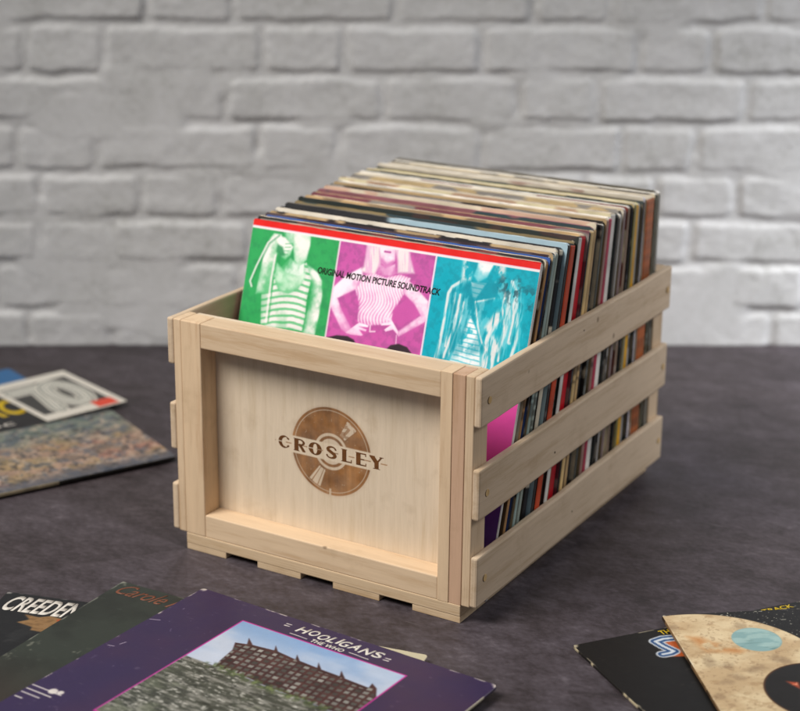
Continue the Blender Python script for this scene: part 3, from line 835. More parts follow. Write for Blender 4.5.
# ---- the front cover: three tinted panels with figures
def front_art():
    a = Art(520, 'd24a9a')
    A = ART
    lower = a.rect(-1, 2, -1, 0.40)
    a.put(lower, '5a3280')
    G, P, C = '2f9e57', 'c0559f', '08a3b6'
    a.put(a.rect(-1, 0.3245, 0.625, 0.9745), G)
    a.put(a.rect(0.3275, 0.6615, 0.625, 0.9745), P)
    a.put(a.rect(0.6645, 2, 0.625, 0.9745), C)
    tone = a.n_(60, 60, 4, 4)
    white = hx('e9e2e0')
    a.put(sstep(0.42, 0.70, tone) * a.rect(0, 1, 0.625, 0.974), '15303a', 0.12)
    a.put(a.rect(-1, 2, 0.9735, 0.981), 'e6dfe0')
    a.put(a.rect(0.3235, 0.3280, 0.62, 0.975, 0.0006), 'dcc9d4')
    a.put(a.rect(0.6605, 0.6650, 0.62, 0.975, 0.0006), 'e0d6e4')
    a.put(a.rect(-1, 2, 0.612, 0.625), 'e6dfe0')
    hf = a.n_(130, 130, 14, 3)         # half-tone grain of the portraits
    lo = a.n_(26, 26, 31, 4)
    def shade(key, c0, c1, ang, lim, seed, gain=1.0, soft=0.004, edge=0.016):
        """halftone portrait tone: c0 in the shaded side, c1 in the lit side, softly modelled"""
        pts = A[key]
        m = a.poly(pts, soft) * lim
        if m.max() <= 0:
            return
        p = np.array(pts)
        cu, cv = p.mean(0)
        rad = max(np.ptp(p[:, 0]), np.ptp(p[:, 1])) * 0.5
        inner = a.poly(pts, edge)
        g_ = ((a.u - cu) * math.cos(ang) + (a.v - cv) * math.sin(ang)) / rad
        nz = fbm(a.u * 34 + seed, a.v * 34, seed, 4, 0.55) - 0.5
        tt = np.clip(0.56 + 0.42 * g_ * gain + 0.9 * nz + 0.45 * (inner - 0.75), 0, 1)
        tt = sstep(0.12, 0.88, tt)[..., None]
        a.put(m, hx(c0) * (1 - tt) + hx(c1) * tt, 0.97)
    # --- green panel
    lim = a.rect(0.0, 0.324, 0.625, 0.974)
    lg = hx('8fd0a0')
    wh = 'efe9e6'
    shade('g_hair', '2f9e57', 'd5e6d8', 0.6, lim, 51)
    shade('g_face', '7cc793', wh, 0.3, lim, 52, 0.9)
    shade('g_neckcol', '4bab6c', 'e2ece2', 0.1, lim, 53, 1.2)
    shade('g_chest', '74c08b', 'c9e4cd', 0.9, lim, 54, 1.0, 0.005)
    shade('g_rarm', '43a868', wh, 0.25, lim, 55, 1.5)
    a.put(a.poly(A['g_rsh'], 0.014) * lim, G, 0.55)
    tk = a.poly(A['g_tank']) * lim
    fold = fbm(a.u * 24, a.v * 16, 57, 4)
    st = 0.5 + 0.5 * np.sin((a.v - 0.10 * a.u + 0.008 * np.sin(a.u * 28) + 0.010 * (fold - 0.5)) * 2 * np.pi / 0.0205)
    a.put(tk, hx('6fbd88'), 0.97)
    a.put(tk * sstep(0.22, 0.46, st), white, 0.97)
    a.put(tk * sstep(0.52, 0.76, fold), G, 0.30)
    a.put(tk * (1 - a.poly(A['g_tank'], 0.018)), G, 0.35)
    shade('g_chest', '6dbb86', 'cde6d0', 0.9, lim, 54, 1.0, 0.006)
    shade('g_arm', '5fb87c', wh, 2.4, lim, 58, 0.8)
    shade('g_hand', '6cbf86', wh, 1.4, lim, 59, 1.0)
    a.put(a.poly(A['g_fist'], 0.005) * lim, '24804a', 0.85)
    for k in range(4):
        u0, v0 = A['g_hand'][2]
        a.put(a.line([(u0 - 0.005 - 0.004 * k, v0 + 0.010 - 0.012 * k), (u0 - 0.03, v0 + 0.006 - 0.011 * k)], 0.0016, 0.0016) * lim, G, 0.6)
    a.put(a.line(A['g_cable'], 0.0030) * lim, white, 0.9)
    a.put(a.line([(u + 0.007, v) for u, v in A['g_cable']], 0.003, 0.003) * lim, '24804a', 0.5)
    a.put(a.line(A['g_strap'], 0.0034) * lim, white, 0.85)
    a.put(a.line([(u + 0.008, v) for u, v in A['g_strap']], 0.0024, 0.002) * lim, G, 0.7)
    # --- magenta panel
    lim = a.rect(0.328, 0.661, 0.625, 0.974)
    pk = hx('e3a9cf')
    rb = 0.5 + 0.5 * np.sin((a.u + 0.010 * np.sin(a.v * 60) + 0.10 * (a.v - 0.8) * np.sin((a.u - 0.5) * 20)) * 2 * np.pi / 0.0105)
    shade('p_neck', 'b84c98', 'e3b3d3', 1.6, lim, 61)
    tr = a.poly(A['p_torso'], 0.004) * lim
    shade('p_torso', 'd58cbf', 'efd8e6', 1.2, lim, 62, 0.7)
    a.put(tr * sstep(0.40, 0.70, rb), 'f3e6ee', 0.75)
    a.put(tr * sstep(0.35, 0.10, rb), 'c868a9', 0.35)
    a.put(tr * (1 - a.poly(A['p_torso'], 0.016)), P, 0.35)
    shade('p_face', 'd79ac4', 'f2e6ee', 1.5, lim, 63, 0.8)
    a.put(a.line(A['p_jaw'], 0.006, 0.006) * lim, P, 0.6)
    a.put(a.line(A['p_mouth'], 0.0030, 0.0022) * lim, 'a83d88', 0.85)
    strands = sstep(0.50, 0.70, fbm(a.u * 120 + 20 * a.v, a.v * 12, 6, 3))
    for k in ('p_hairl', 'p_hairr'):
        a.put(a.poly(A[k], 0.007) * lim, white, 0.93)
        a.put(a.poly(A[k], 0.004) * strands * lim, 'dba2cb', 0.75)
    shade('p_larm', 'd288bb', 'f3e4ee', 2.6, lim, 64, 0.9)
    shade('p_rarm', 'd288bb', 'f3e4ee', 0.3, lim, 65, 0.9)
    a.put(a.poly(A['p_hole'], 0.003) * lim, P, 1)
    for k, sd in (('p_lhand', 66), ('p_rhand', 67)):
        shade(k, 'dfa9cf', 'f5ebf1', 1.2, lim, sd, 0.8, 0.0022, 0.008)
    a.put(a.line(A['p_belt'], 0.0022) * lim, 'ead0e0', 0.9)
    a.put(a.line(A['p_line'], 0.0016) * lim, 'ead0e0', 0.8)
    a.put(a.poly(A['p_blob1'] + [(A['p_blob1'][-1][0], 0.655), (A['p_blob1'][0][0], 0.655)]), '33282f')
    a.put(a.poly(A['p_blob2'] + [(A['p_blob2'][-1][0], 0.64), (A['p_blob2'][0][0], 0.64)]), '33282f')
    # --- cyan panel
    lim = a.rect(0.665, 0.997, 0.625, 0.974)
    lc = hx('8fd3dc')
    for k in ('c_hairl', 'c_hairr'):
        a.put(a.poly(A[k], 0.007) * sstep(0.36, 0.60, a.n_(48, 34, 8, 4)) * lim, white, 0.85)
    shade('c_face', '5cc0cc', 'f0ecec', 0.9, lim, 71, 0.9)
    stc = 0.5 + 0.5 * np.sin((a.v + 0.06 * a.u + 0.008 * (lo - 0.5)) * 2 * np.pi / 0.0150)
    for k in ('c_tri', 'c_shirt'):
        mk = a.poly(A[k], 0.003) * lim
        shade(k, 'cfe6e9', 'f4f0f0', 1.2, lim, 72, 0.6)
        a.put(mk * sstep(0.66, 0.92, stc), C, 0.5)
    a.put(a.poly(A['c_shirt'], 0.006) * sstep(0.58, 0.70, lo) * lim, C, 0.8)
    dry = sstep(0.36, 0.56, fbm(a.u * 150, a.v * 22, 19, 3))
    jk = a.poly([A['c_lines'][0][0], A['c_lines'][0][2], A['c_lines'][0][-1], A['c_lines'][8][-1], A['c_lines'][6][2], A['c_lines'][6][0]], 0.01) * lim
    a.put(jk * sstep(0.44, 0.60, fbm(a.u * 22, a.v * 13, 77, 4)), '0a8396', 0.55)
    a.put(jk * sstep(0.55, 0.66, fbm(a.u * 60, a.v * 20, 78, 4)), '9fdce3', 0.45)
    for k in ('c_patch', 'c_patch2'):
        a.put(a.poly(A[k], 0.008) * (0.25 + 0.75 * dry) * lim, white, 0.9)
    for i, ln in enumerate(A['c_lines']):
        wd = (0.0048, 0.0030, 0.0042, 0.0026, 0.0026, 0.0024, 0.0050, 0.0042, 0.0075, 0.0065, 0.0035, 0.006)[i]
        a.put(a.line(ln, wd, 0.003) * (0.35 + 0.65 * dry) * lim, white, 0.92)
        a.put(a.line([(u + 0.012, v) for u, v in ln], wd * 1.6, 0.008) * dry * lim, lc, 0.45)
    for (u, v), r in zip(A['c_smudge'], (0.022, 0.024, 0.030, 0.03)):
        d = np.hypot((a.u - u) * 1.0, (a.v - v) * 0.75)
        a.put((1 - sstep(r * 0.5, r * 1.2, d + 0.018 * (hf - 0.5))) * sstep(0.42, 0.6, a.n_(90, 60, 23, 3)) * lim, '2a5560', 0.6)
    # red band at the head of the sleeve, white keyline under it
    a.put(a.rect(-1, 2, 0.9815, 2), 'd8201c')
    a.a = np.clip(a.a * 1.07, 0, 1)
    return a

G_CRATE = 'records filed in the crate'
def edge_cols(spine, top, seed, pat=None, left=None):
    sp, tp = hx(spine), hx(top)
    if tp.mean() > 0.5 and pat != 'blue':
        tp = 0.70 * tp + 0.30 * np.array([0.93, 0.91, 0.885])
    def f(kind, s):
        if kind == 'top':
            b = np.tile(tp, (len(s), 1))
            nz = fbm(s * 22 + seed, s * 0 + seed * 1.7, seed, 4)[:, None]
            b = b * (0.80 + 0.34 * nz)
            if pat in ('blotch', 'print'):
                k = sstep(0.50, 0.54, fbm(s * 21, s * 0 + seed, seed + 5, 3, 0.6))[:, None] * (0.9 if pat == 'print' else 1.0)
                b = b * (1 - k) + hx('26302f' if pat == 'blotch' else '1f1b1d') * k
            if pat == 'blue':
                k = sstep(0.40, 0.43, s)[:, None]
                b = b * k + hx('6a635a') * (1 - k)
            return np.clip(b, 0, 1)
        c = sp if kind != 'left' or left is None else hx(left)
        b = np.tile(c, (len(s), 1))
        nz = fbm(s * 14 + seed * 3, s * 0 + seed, seed + 2, 4)[:, None]
        b = b * (0.82 + 0.32 * nz)
        if pat == 'speck':
            k = sstep(0.49, 0.53, fbm(s * 30, s * 0 + seed, seed + 8, 3, 0.6))[:, None]
            b = b * (1 - k) + hx('cfc4ae') * k
        elif pat == 'wood':
            b = b * (0.75 + 0.5 * (fbm(s * 60, s * 0 + 3, 4, 3)[:, None]))
        elif pat != 'plain' and kind == 'right':
            # small spine titles: darker or lighter dashes
            q = (s > 0.30 + 0.1 * (seed % 3)) & (s < 0.62 + 0.05 * (seed % 4)) & (fbm(s * 70 + seed, s * 0, seed + 21, 2) > 0.46)
            b = np.where(q[:, None], b * 0.62 if sp.mean() > 0.45 else b * 0.7 + 0.22, b)
        wr = sstep(0.985, 1.0, s)[:, None] * 0.5
        b = b * (1 - wr) + hx('cfc6b4') * wr
        return np.clip(b, 0, 1)
    return f

def face_cols(face, seed, pat):
    c0 = hx(face)
    acc = [hx(q) for q in ('2a2526', 'd8cdb6', '7c3a34', '35474c', 'b59a72', '8f8a84')]
    c1 = acc[(seed * 5) % 6] if pat not in ('print', 'blotch') else hx('221e20')
    def f(x, y):
        k = sstep(0.52, 0.56, fbm(x * 17 + seed, y * 34 + seed * 2, seed + 3, 3))[:, None]
        if pat in ('print', 'blotch'):
            # lines of small headline type near the head of the sleeve
            row = np.abs(((y + seed * 0.003) / 0.011) % 1 - 0.5) < 0.34
            wordy = fbm(x * 120 + seed, y * 0 + np.floor(y / 0.011), seed + 7, 2) > 0.50
            k = (row & wordy & (fbm(x * 14, y * 0 + seed, seed, 2) > 0.40)).astype(float)[:, None] * 0.9
        elif pat == 'blue':
            k = sstep(0.128, 0.120, x)[:, None]
            c1_ = hx('2a2a2c')
            return c0 * (1 - k) + c1_ * k
        elif pat == 'plain':
            k = k * 0.35
        b = c0 * (1 - k) + c1 * k
        return b * (0.86 + 0.28 * fbm(x * 40, y * 90, seed + 11, 3))[:, None]
    return f

SLEEVES = [
    (2.2, 'd9d5cc', 'bdb3a0', 'b6aa96', 'plain', 'thin white spined record directly behind the bright front soundtrack sleeve'),
    (2.6, '171516', 'c9b79a', '2a2422', None, 'thin black spined record, the first black one behind the front sleeve'),
    (4.0, 'a87f52', 'b8a68a', '6b5138', None, 'tan brown spined record between two thin black ones near the front'),
    (2.6, '1a191b', '3b62a8', '2c54a0', None, 'thin black spined record with a bright blue top edge near the front'),
    (2.4, 'dcd8d0', '3a2630', '33202a', 'plain', 'thin white spine with a maroon top edge beside the blue topped record'),
    (4.4, '93a69f', '251c22', '201a1e', None, 'pale teal spine with a blackish top edge, first of two teal ones'),
    (3.0, '1d1a18', '4a2f3a', '33222a', 'print', 'thin black spine squeezed between the two pale teal records'),
    (4.4, '9aa59a', 'ded8c8', 'dcd6c8', 'print', 'pale teal grey spine with black print along its wide cream top edge'),
    (3.2, 'd8cdb2', 'e4ddd0', 'ded5c4', 'print', 'thin cream record in front of the black and white speckled spines'),
    (7.0, '1b191b', '191719', '1d1b1c', 'speck', 'black spine speckled with cream, the front one of two speckled records'),
    (4.6, '2a2525', 'b9cdd6', 'a9c4d0', 'blue', 'dark speckled spine with a light blue top edge, just before the orange red one'),
    (9.0, 'b8421f', '1d1f1f', '232323', 'plain', 'orange red spined record, the only one of that colour in the crate'),
    (3.4, '2c2a22', 'cdb38c', '8d7c58', None, 'thin dark olive record directly behind the orange red spine'),
    (6.0, 'd6d2ca', '222624', '222a26', 'plain', 'white spine between the orange red and the deep red records'),
    (2.8, '6d6a4a', 'b5a88c', 'a89a78', None, 'thin olive spine touching the front of the deep red record'),
    (11.0, 'b3121f', 'd2b890', 'c9a97c', 'plain', 'wide deep red spine, the brightest red one in the middle of the row'),
    (2.8, '17171a', '8b5560', '7a4650', None, 'thin black spine directly behind the wide deep red one'),
    (6.0, 'd0b078', 'cbae86', 'c9a981', None, 'sand coloured spine, first of two sandy ones behind the deep red record'),
    (3.0, '2a2420', '9b6a70', '8b5a60', None, 'thin blackish spine dividing the two sandy records'),
    (5.0, 'c2a070', 'dccbb0', 'd0b78f', None, 'slightly browner sandy spine, second of the two behind the deep red record'),
    (4.0, '1f1f20', 'd9b9a4', 'cfae98', None, 'black spine with a pinkish cream top edge behind the two sandy spines'),
    (4.0, '4c4f49', 'e8e0d0', 'd9cdb4', None, 'dark grey green spine ahead of the mauve brown one'),
    (3.0, '151515', '3a3430', '2a2624', None, 'thin jet black spine between dark grey green and mauve brown ones'),
    (5.0, '9a766c', 'd2bd9c', 'c4ac86', None, 'mauve brown spine next to the dusty crimson one'),
    (6.0, 'a8324a', 'f0ebe2', 'e6dccb', 'plain', 'dusty crimson spine standing against a wide white one'),
    (10.0, 'e2ddd4', 'c4b294', 'd6cba8', 'plain', 'widest white spine, behind the dusty crimson one'),
    (3.2, '2c2926', '2b3938', '2b3938', 'blotch', 'thin dark brown spine with a dark teal top edge behind the widest white one'),
    (3.4, '9a9792', 'f0eadf', 'e8e0d0', None, 'thin mid grey spine between two dark ones past the widest white record'),
    (5.0, '191819', 'cbb68e', 'c2ab82', None, 'black spine just in front of the mauve grey record'),
    (5.0, '7d6a68', 'e8e1d4', 'ded4c2', None, 'mauve grey spine behind the last wide black one'),
    (3.0, 'd8c8a6', 'a8a294', '9a9486', None, 'thin beige spine between mauve grey and taupe ones'),
    (5.0, '86705f', 'efe8da', 'e2d8c4', None, 'taupe spine just ahead of the olive green one'),
    (3.0, '1c1a1a', '3c4a46', '34423f', 'blotch', 'thin black spine between the taupe and the olive green ones'),
    (5.0, '6e6940', 'd8c69a', 'cdb988', None, 'olive green spine touching the yellow one'),
    (9.0, 'd09a18', 'e3d38c', 'e9e2d0', 'plain', 'golden yellow spined record near the back of the crate'),
    (4.0, 'a09e9b', 'f2eee6', 'e9e2d6', None, 'grey spine directly behind the golden yellow one'),
    (3.0, '3a3634', '8a8270', '7a7262', None, 'thin charcoal spine between grey and pale lilac ones near the back'),
    (4.0, 'd6d1da', 'ece6da', 'ded4c2', 'plain', 'pale lilac spine in front of the brown box set'),
    (17.0, '9a5226', 'd2c0a0', 'c9b48e', 'wood', 'thick rusty brown box set, the widest spine near the back'),
    (5.0, '4b4936', 'e8e2d2', 'd8ccb2', None, 'dark olive spine behind the thick brown box set'),
    (3.0, '1d1c1a', '6a6454', '5c5648', None, 'thin black spine between dark olive and grey ones at the back'),
    (5.0, '8d8a80', 'f0ece4', 'e0d8c8', None, 'hindmost record, grey spined, leaning on the crate back'),
]

def crate_records():
    y_top, z_bot, h = 0.1312, 0.0078, 0.319
    th0 = math.radians(17.0)
    # front sleeve
    def place(o, x, ybot, th, zb, thick):
        # local X right, local Y up the sleeve, local Z out of the front face; sleeve's front face is at local z = thick
        Mx = Matrix(((1, 0, 0, x), (0, math.sin(th), -math.cos(th), ybot + thick * math.cos(th)),
                     (0, math.cos(th), math.sin(th), zb - thick * math.sin(th)), (0, 0, 0, 1)))
        o.matrix_world = Mx
    art = front_art()
    f = plate('record_sleeve', SW, h, 0.0032, M_GLOSS, art=art, rc=0.0012,
              side=edge_cols('cfcac6', 'd8201c', 1, 'plain'))
    place(f, -0.0035, 0.038, th0, 0.008, 0.0032)
    tag(f, 'front record sleeve with red band and green, magenta and cyan panels of musicians', 'record', G_CRATE)
    lettering('cover_lettering', 'ORIGINAL MOTION PICTURE SOUNDTRACK', 0.262 * SW, 0.8635 * h, 0.6945 * SW, 0.8845 * h, 0.00325, M_BLACKINK, f,
              offset=0.030, shear=0.12, slope=-0.012)
    tot = sum(s[0] for s in SLEEVES)
    gap = 0.0009
    span = 0.4205 - (y_top + 0.0034 / math.cos(th0)) - gap * len(SLEEVES)
    k = span / (tot / 1000.0)
    y = y_top + 0.0034 / math.cos(th0) + gap
    rnd = random.Random(5)
    for i, (t, spine, top, face, pat, label) in enumerate(SLEEVES):
        t = t / 1000.0 * k
        fr = (i + 1) / len(SLEEVES)
        th = math.radians(17.0 * (1 - fr) ** 0.85 + 0.6)
        t_n = t * math.cos(th)
        hh = h - 0.0093 + rnd.uniform(-0.0030, 0.0018)
        zb = 0.0170
        ww = SW - rnd.uniform(0.0, 0.004)
        xx = -0.0040 + rnd.uniform(0, 0.0035)
        o = plate('record_sleeve', ww, hh, t_n, M_CARD, n=150 if pat in ('print', 'blotch', 'speck') else 110, side=edge_cols(spine, top, i + 3, pat), face=face, facefn=face_cols(face, i + 3, pat),
                  rc=rnd.choice((0.002, 0.003, 0.0045)), bow=rnd.uniform(-0.0002, 0.0002), mouth=rnd.choice((0, 0.002, 0.004)))
        place(o, xx, y - hh * math.sin(th), th, zb + t_n * math.sin(th), t_n)
        tag(o, label, 'record', G_CRATE)
        y += t + gap * rnd.choice((0.2, 0.5, 0.8, 1.3, 2.0))

crate_records()

# ------------------------------------------------------------------ loose sleeves on the table
def lay(o, ox, oy, deg, z, size=SW):
    """lay a sleeve flat: (ox, oy) is the TOP LEFT corner of its print, deg its reading direction"""
    a = math.radians(deg)
    r = Vector((math.cos(a), math.sin(a), 0))
    n = Vector((-math.sin(a), math.cos(a), 0))
    p = Vector((ox, oy, z)) - n * size
    o.matrix_world = Matrix(((r.x, n.x, 0, p.x), (r.y, n.y, 0, p.y), (0, 0, 1, p.z), (0, 0, 0, 1)))

G_LOOSE = 'loose record sleeves lying on the table'
def flat_side(c, seed, c2=None):
    def f(kind, s):
        b = np.tile(hx(c), (len(s), 1))
        nz = fbm(s * 40 + seed, s * 0 + seed, seed, 4)[:, None]
        b = b * (0.8 + 0.35 * nz)
        if c2:
            k = sstep(0.52, 0.66, fbm(s * 18 + seed, s * 0, seed + 4, 4))[:, None]
            b = b * (1 - k) + hx(c2) * k
        return np.clip(b, 0, 1)
    return f
T3 = 0.0026

# --- black sleeve with white condensed title and brown leaf (bottom left)
def creed():
    a = Art(300, '1b1c1e')
    a.put(sstep(0.45, 0.75, a.n_(20, 20, 3)), '2a2b2c', 0.6)
    a.put(a.poly(ART['e_leaf'], 0.003), '8a6a45')
    a.put(a.poly(ART['e_leaf'], 0.006) * sstep(0.45, 0.65, a.n_(40, 90, 5)), '6d5133', 0.7)
    a.put(a.poly(ART['e_mark'], 0.003), 'a04a28')
    a.wear('8d8a86', 0.8, 4)
    o = plate('record_sleeve', SW, SW, T3, M_GLOSS, art=a, side=flat_side('2a2a2c', 3, '8d867c'), rc=0.002)
    lay(o, -0.0809, -0.1726, 16, 0.0001)
    tag(o, 'black record sleeve with tall white lettering over a brown leaf shape, bottom left', 'record', G_LOOSE)
    lettering('cover_lettering', 'CREEDENCE', 0.030 * SW, 0.890 * SW, 0.322 * SW, 0.984 * SW, T3 + 0.00005, M_WHITEINK, o, offset=0.026, shear=0.16)
creed()

# --- dark green sleeve with rust script
def carole():
    a = Art(300, '30352f')
    a.put(sstep(0.40, 0.70, a.n_(7, 7, 6)), '242723', 0.7)
    a.put(a.rect(0.25, 0.9, 0.1, 0.78, 0.02), '22241f', 0.6)
    a.put(sstep(0.62, 0.74, a.n_(90, 60, 8, 3)) * sstep(0.48, 0.6, a.n_(6, 6, 12, 2)), '8a8a7c', 0.5)
    a.put((a.v < 0.55) * sstep(0.55, 0.2, a.v), '3a2e28', 0.7)
    a.wear('8f9084', 0.9, 14)
    o = plate('record_sleeve', SW, SW, T3, M_GLOSS, art=a, side=flat_side('3a3d34', 5, '9a927c'), rc=0.002)
    lay(o, 0.0011, -0.1024, 1.5, T3 + 0.0004)
    tag(o, 'dark green record sleeve with rust coloured lettering, between the black and the purple sleeves', 'record', G_LOOSE)
    lettering('cover_lettering', 'Carole King', 0.022 * SW, 0.908 * SW, 0.320 * SW, 0.990 * SW, T3 + 0.00005, M_RUSTINK, o, offset=0.004, shear=0.40)
carole()

# --- small cream sleeve peeping out under the purple one
def cream():
    s = 0.178
    o = plate('record_sleeve', s, s, 0.0016, M_CARD, n=40, face='bdb498', side=flat_side('cdc3aa', 9), rc=0.003)
    a = math.radians(10.6)
    lay(o, 0.3235 - s * math.cos(a), -0.0800 - s * math.sin(a), 10.6, 2 * T3 + 0.0008, s)
    tag(o, 'plain cream sleeve peeping out from under the purple record sleeve', 'record', G_LOOSE)
cream()

# --- purple sleeve with inset building photo
def hool():
    a = Art(460, '332848')
    A = ART
    a.put(sstep(0.35, 0.75, a.n_(4, 4, 7, 3)), '432c44', 0.55)
    p0, p1, top = 0.227, 0.774, 0.9030
    fr = a.rect(p0 - 0.0045, p1 + 0.0045, 0.30, top + 0.0045, 0.0012)
    a.put(fr, 'b52a8a')
    ph = a.rect(p0, p1, 0.306, top, 0.0012)
    sky = sstep(0.35, 0.7, a.n_(5, 9, 21, 4))[..., None]
    skyc = hx('7f9ec4') * (1 - sky) + hx('a9b9cf') * sky
    a.put(ph, skyc)
    a.put(ph * sstep(0.90, 0.78, a.v), 'c9c9d0', 0.45)
    roof = A['h_bld']
    base = A['h_base']
    grd = a.n_(20, 90, 33, 6, 0.68)
    gcol = sstep(0.36, 0.66, grd)[..., None]
    gc = hx('3f423a') * (1 - gcol) + hx('83827a') * gcol
    b = a.poly(roof, 0.002) * ph
    a.put(b, '3a2426')
    a.put(b * sstep(0.45, 0.65, a.n_(40, 40, 35, 3)), '51302f', 0.6)
    (x0, y0), (x1, y1), (x2, y2) = A['h_win']
    ex = np.array([x1 - x0, y1 - y0])
    L = np.hypot(*ex)
    ex /= L
    ey = np.array([-ex[1], ex[0]])
    du, dv = a.u - x0, a.v - y0
    s_ = du * ex[0] + dv * ex[1]
    t_ = du * ey[0] + dv * ey[1]
    cs, ct = L / 19, 0.0215
    jit = vnoise(np.floor(s_ / cs) * 2.7, np.floor(t_ / ct) * 3.3, 19)
    fs, ft = (s_ / cs) % 1, (t_ / ct + 0.25) % 1
    wd = 0.30 + 0.10 * jit
    wi = sstep(wd, wd - 0.07, np.abs(fs - 0.5)) * sstep(0.34, 0.26, np.abs(ft - 0.5))
    lit = vnoise(np.floor(s_ / cs) * 3.7, np.floor(t_ / ct + 0.25) * 5.3, 9)
    wc = hx('858680')[None, None] * (0.25 + 1.0 * lit[..., None])
    inb = a.poly([(u, v - 0.011) for u, v in roof], 0.002) * b
    a.put(wi * inb, np.clip(wc, 0, 1), 0.92)
    a.put(sstep(0.16, 0.08, np.abs(ft - 0.0)) * inb * (np.floor(t_ / ct) % 2), '5f4a48', 0.5)
    low = base + [(base[-1][0], 0.20), (p0 - 0.05, 0.20), (p0 - 0.05, base[0][1])]
    lm = a.poly(low, 0.004) * ph
    a.put(lm, gc)
    a.put(lm * sstep(0.60, 0.70, a.n_(60, 150, 44, 5, 0.62)), 'bfbdb4', 0.8)
    a.put(lm * sstep(0.56, 0.66, a.n_(34, 90, 55, 5, 0.62)), '2b2e29', 0.75)
    a.put(lm * sstep(0.55, 0.68, a.n_(9, 20, 61, 4)), '6d725f', 0.5)
    for k in range(6):
        v0 = base[0][1] - 0.03 - 0.045 * k
        a.put(a.line([(0.22, v0), (0.38, v0 - 0.02 - 0.01 * k), (0.76, v0 - 0.05)], 0.0018) * lm, '2e302d', 0.5)
    fol = a.line(base, 0.015, 0.013) * sstep(0.40, 0.58, a.n_(70, 70, 71, 4)) * ph
    a.put(fol, '3f4a30', 0.9)
    a.put(fol * sstep(0.54, 0.64, a.n_(120, 120, 73, 2)), '7d8a58', 0.6)
    # bars and notes mark at the left edge, rules by the title, scuffs
    for l in A['h_notes']:
        a.put(a.line(l, 0.0022, 0.0012), 'cfc8c2', 0.9)
    a.put(a.disc(0.072, 0.312, 0.013), 'd8d2c8', 0.9)
    a.put(a.disc(0.093, 0.318, 0.009), 'd8d2c8', 0.9)
    for l in (A['h_l1'], [[u + 0.014, v] for u, v in A['h_l2']]):
        a.put(a.line(l, 0.0012, 0.0007), 'ddd6cf')
    for (u, v) in (A['h_eq1'][0], [A['h_eq2'][0][0] + 0.014, A['h_eq2'][0][1] - 0.002]):
        for d in (-0.0055, 0.0055):
            a.put(a.line([(u - 0.008, v + d), (u + 0.008, v + d + 0.001)], 0.0018, 0.0008), 'ddd6cf')
    for l in A['h_wear']:
        a.put(a.line(l, 0.0014, 0.0012), 'b9aebb', 0.8)
    a.put(sstep(0.80, 0.90, a.n_(150, 60, 81, 3)) * (a.u < 0.21) * sstep(0.5, 0.62, a.n_(7, 7, 83, 2)), '8f84a0', 0.6)
    a.wear('cfc6b8', 1.0, 24)
    o = plate('record_sleeve', SW, SW, T3, M_GLOSS, art=a, side=flat_side('3a2b48', 7, 'c2b79f'), rc=0.004)
    lay(o, 0.0808, -0.0816, -3.3, 2 * T3 + 0.0027)
    tag(o, 'purple record sleeve with an inset photo of a dark brick building, at the front', 'record', G_LOOSE)
    # hand drawn title, each letter set on its own
    word = 'HOOLIGANS'
    u0, u1 = 0.385, 0.672
    rr = random.Random(3)
    wid = [1.1, 1, 1, .8, .26, 1, 1.1, 1.1, 1]
    tw = sum(wid)
    x = u0
    for ch, q in zip(word, wid):
        ww = (u1 - u0) * q / tw
        dv = rr.uniform(-0.004, 0.004)
        lettering('title_letter', ch, x * SW, (0.941 + dv) * SW, (x + ww * 0.84) * SW, (0.975 + dv) * SW, T3 + 0.00005,
                  M_WHITEINK, o, offset=0.022, shear=0.22 + rr.uniform(-.12, .12), slope=rr.uniform(-.05, .08))
        x += ww
    lettering('cover_lettering', 'THE WHO', 0.452 * SW, 0.9125 * SW, 0.562 * SW, 0.930 * SW, T3 + 0.00005, M_WHITEINK, o, offset=0.02, shear=0.15)
hool()

# --- glossy black sleeve (bottom right)
def black():
    a = Art(300, '151414')
    A = ART
    a.put(a.poly(A['b_or'], 0.004), 'b2562a')
    a.put(a.line(A['b_s'], 0.019, 0.002), 'b9bec4')
    a.put(a.line(A['b_s'], 0.0135, 0.002), '274a78')
    a.put(a.line(A['b_s'], 0.005, 0.002), 'c9cfd4')
    st = vnoise(a.u * 260, a.v * 260, 5)
    a.put(sstep(0.90, 0.97, st) * (a.u > 0.45) * (a.v > 0.7), 'b9b9a8', 0.8)
    a.wear('b9ad92', 0.9, 34)
    o = plate('record_sleeve', SW, SW, T3, M_GLOSS, art=a, side=flat_side('1d1b19', 11, 'b7aa8c'), rc=0.002)
    lay(o, 0.4203, 0.0119, 53, 0.0001)
    tag(o, 'black record sleeve with small yellow lettering lying under the planet sleeve, bottom right', 'record', G_LOOSE)
    lettering('cover_lettering', 'TH', 0.262 * SW, 0.964 * SW, 0.295 * SW, 0.988 * SW, T3 + 0.00005, M_YELLOWINK, o, offset=0.02)
    lettering('cover_lettering', 'TRACK', 0.610 * SW, 0.974 * SW, 0.712 * SW, 0.994 * SW, T3 + 0.00005, M_YELLOWINK, o, offset=0.02)
black()

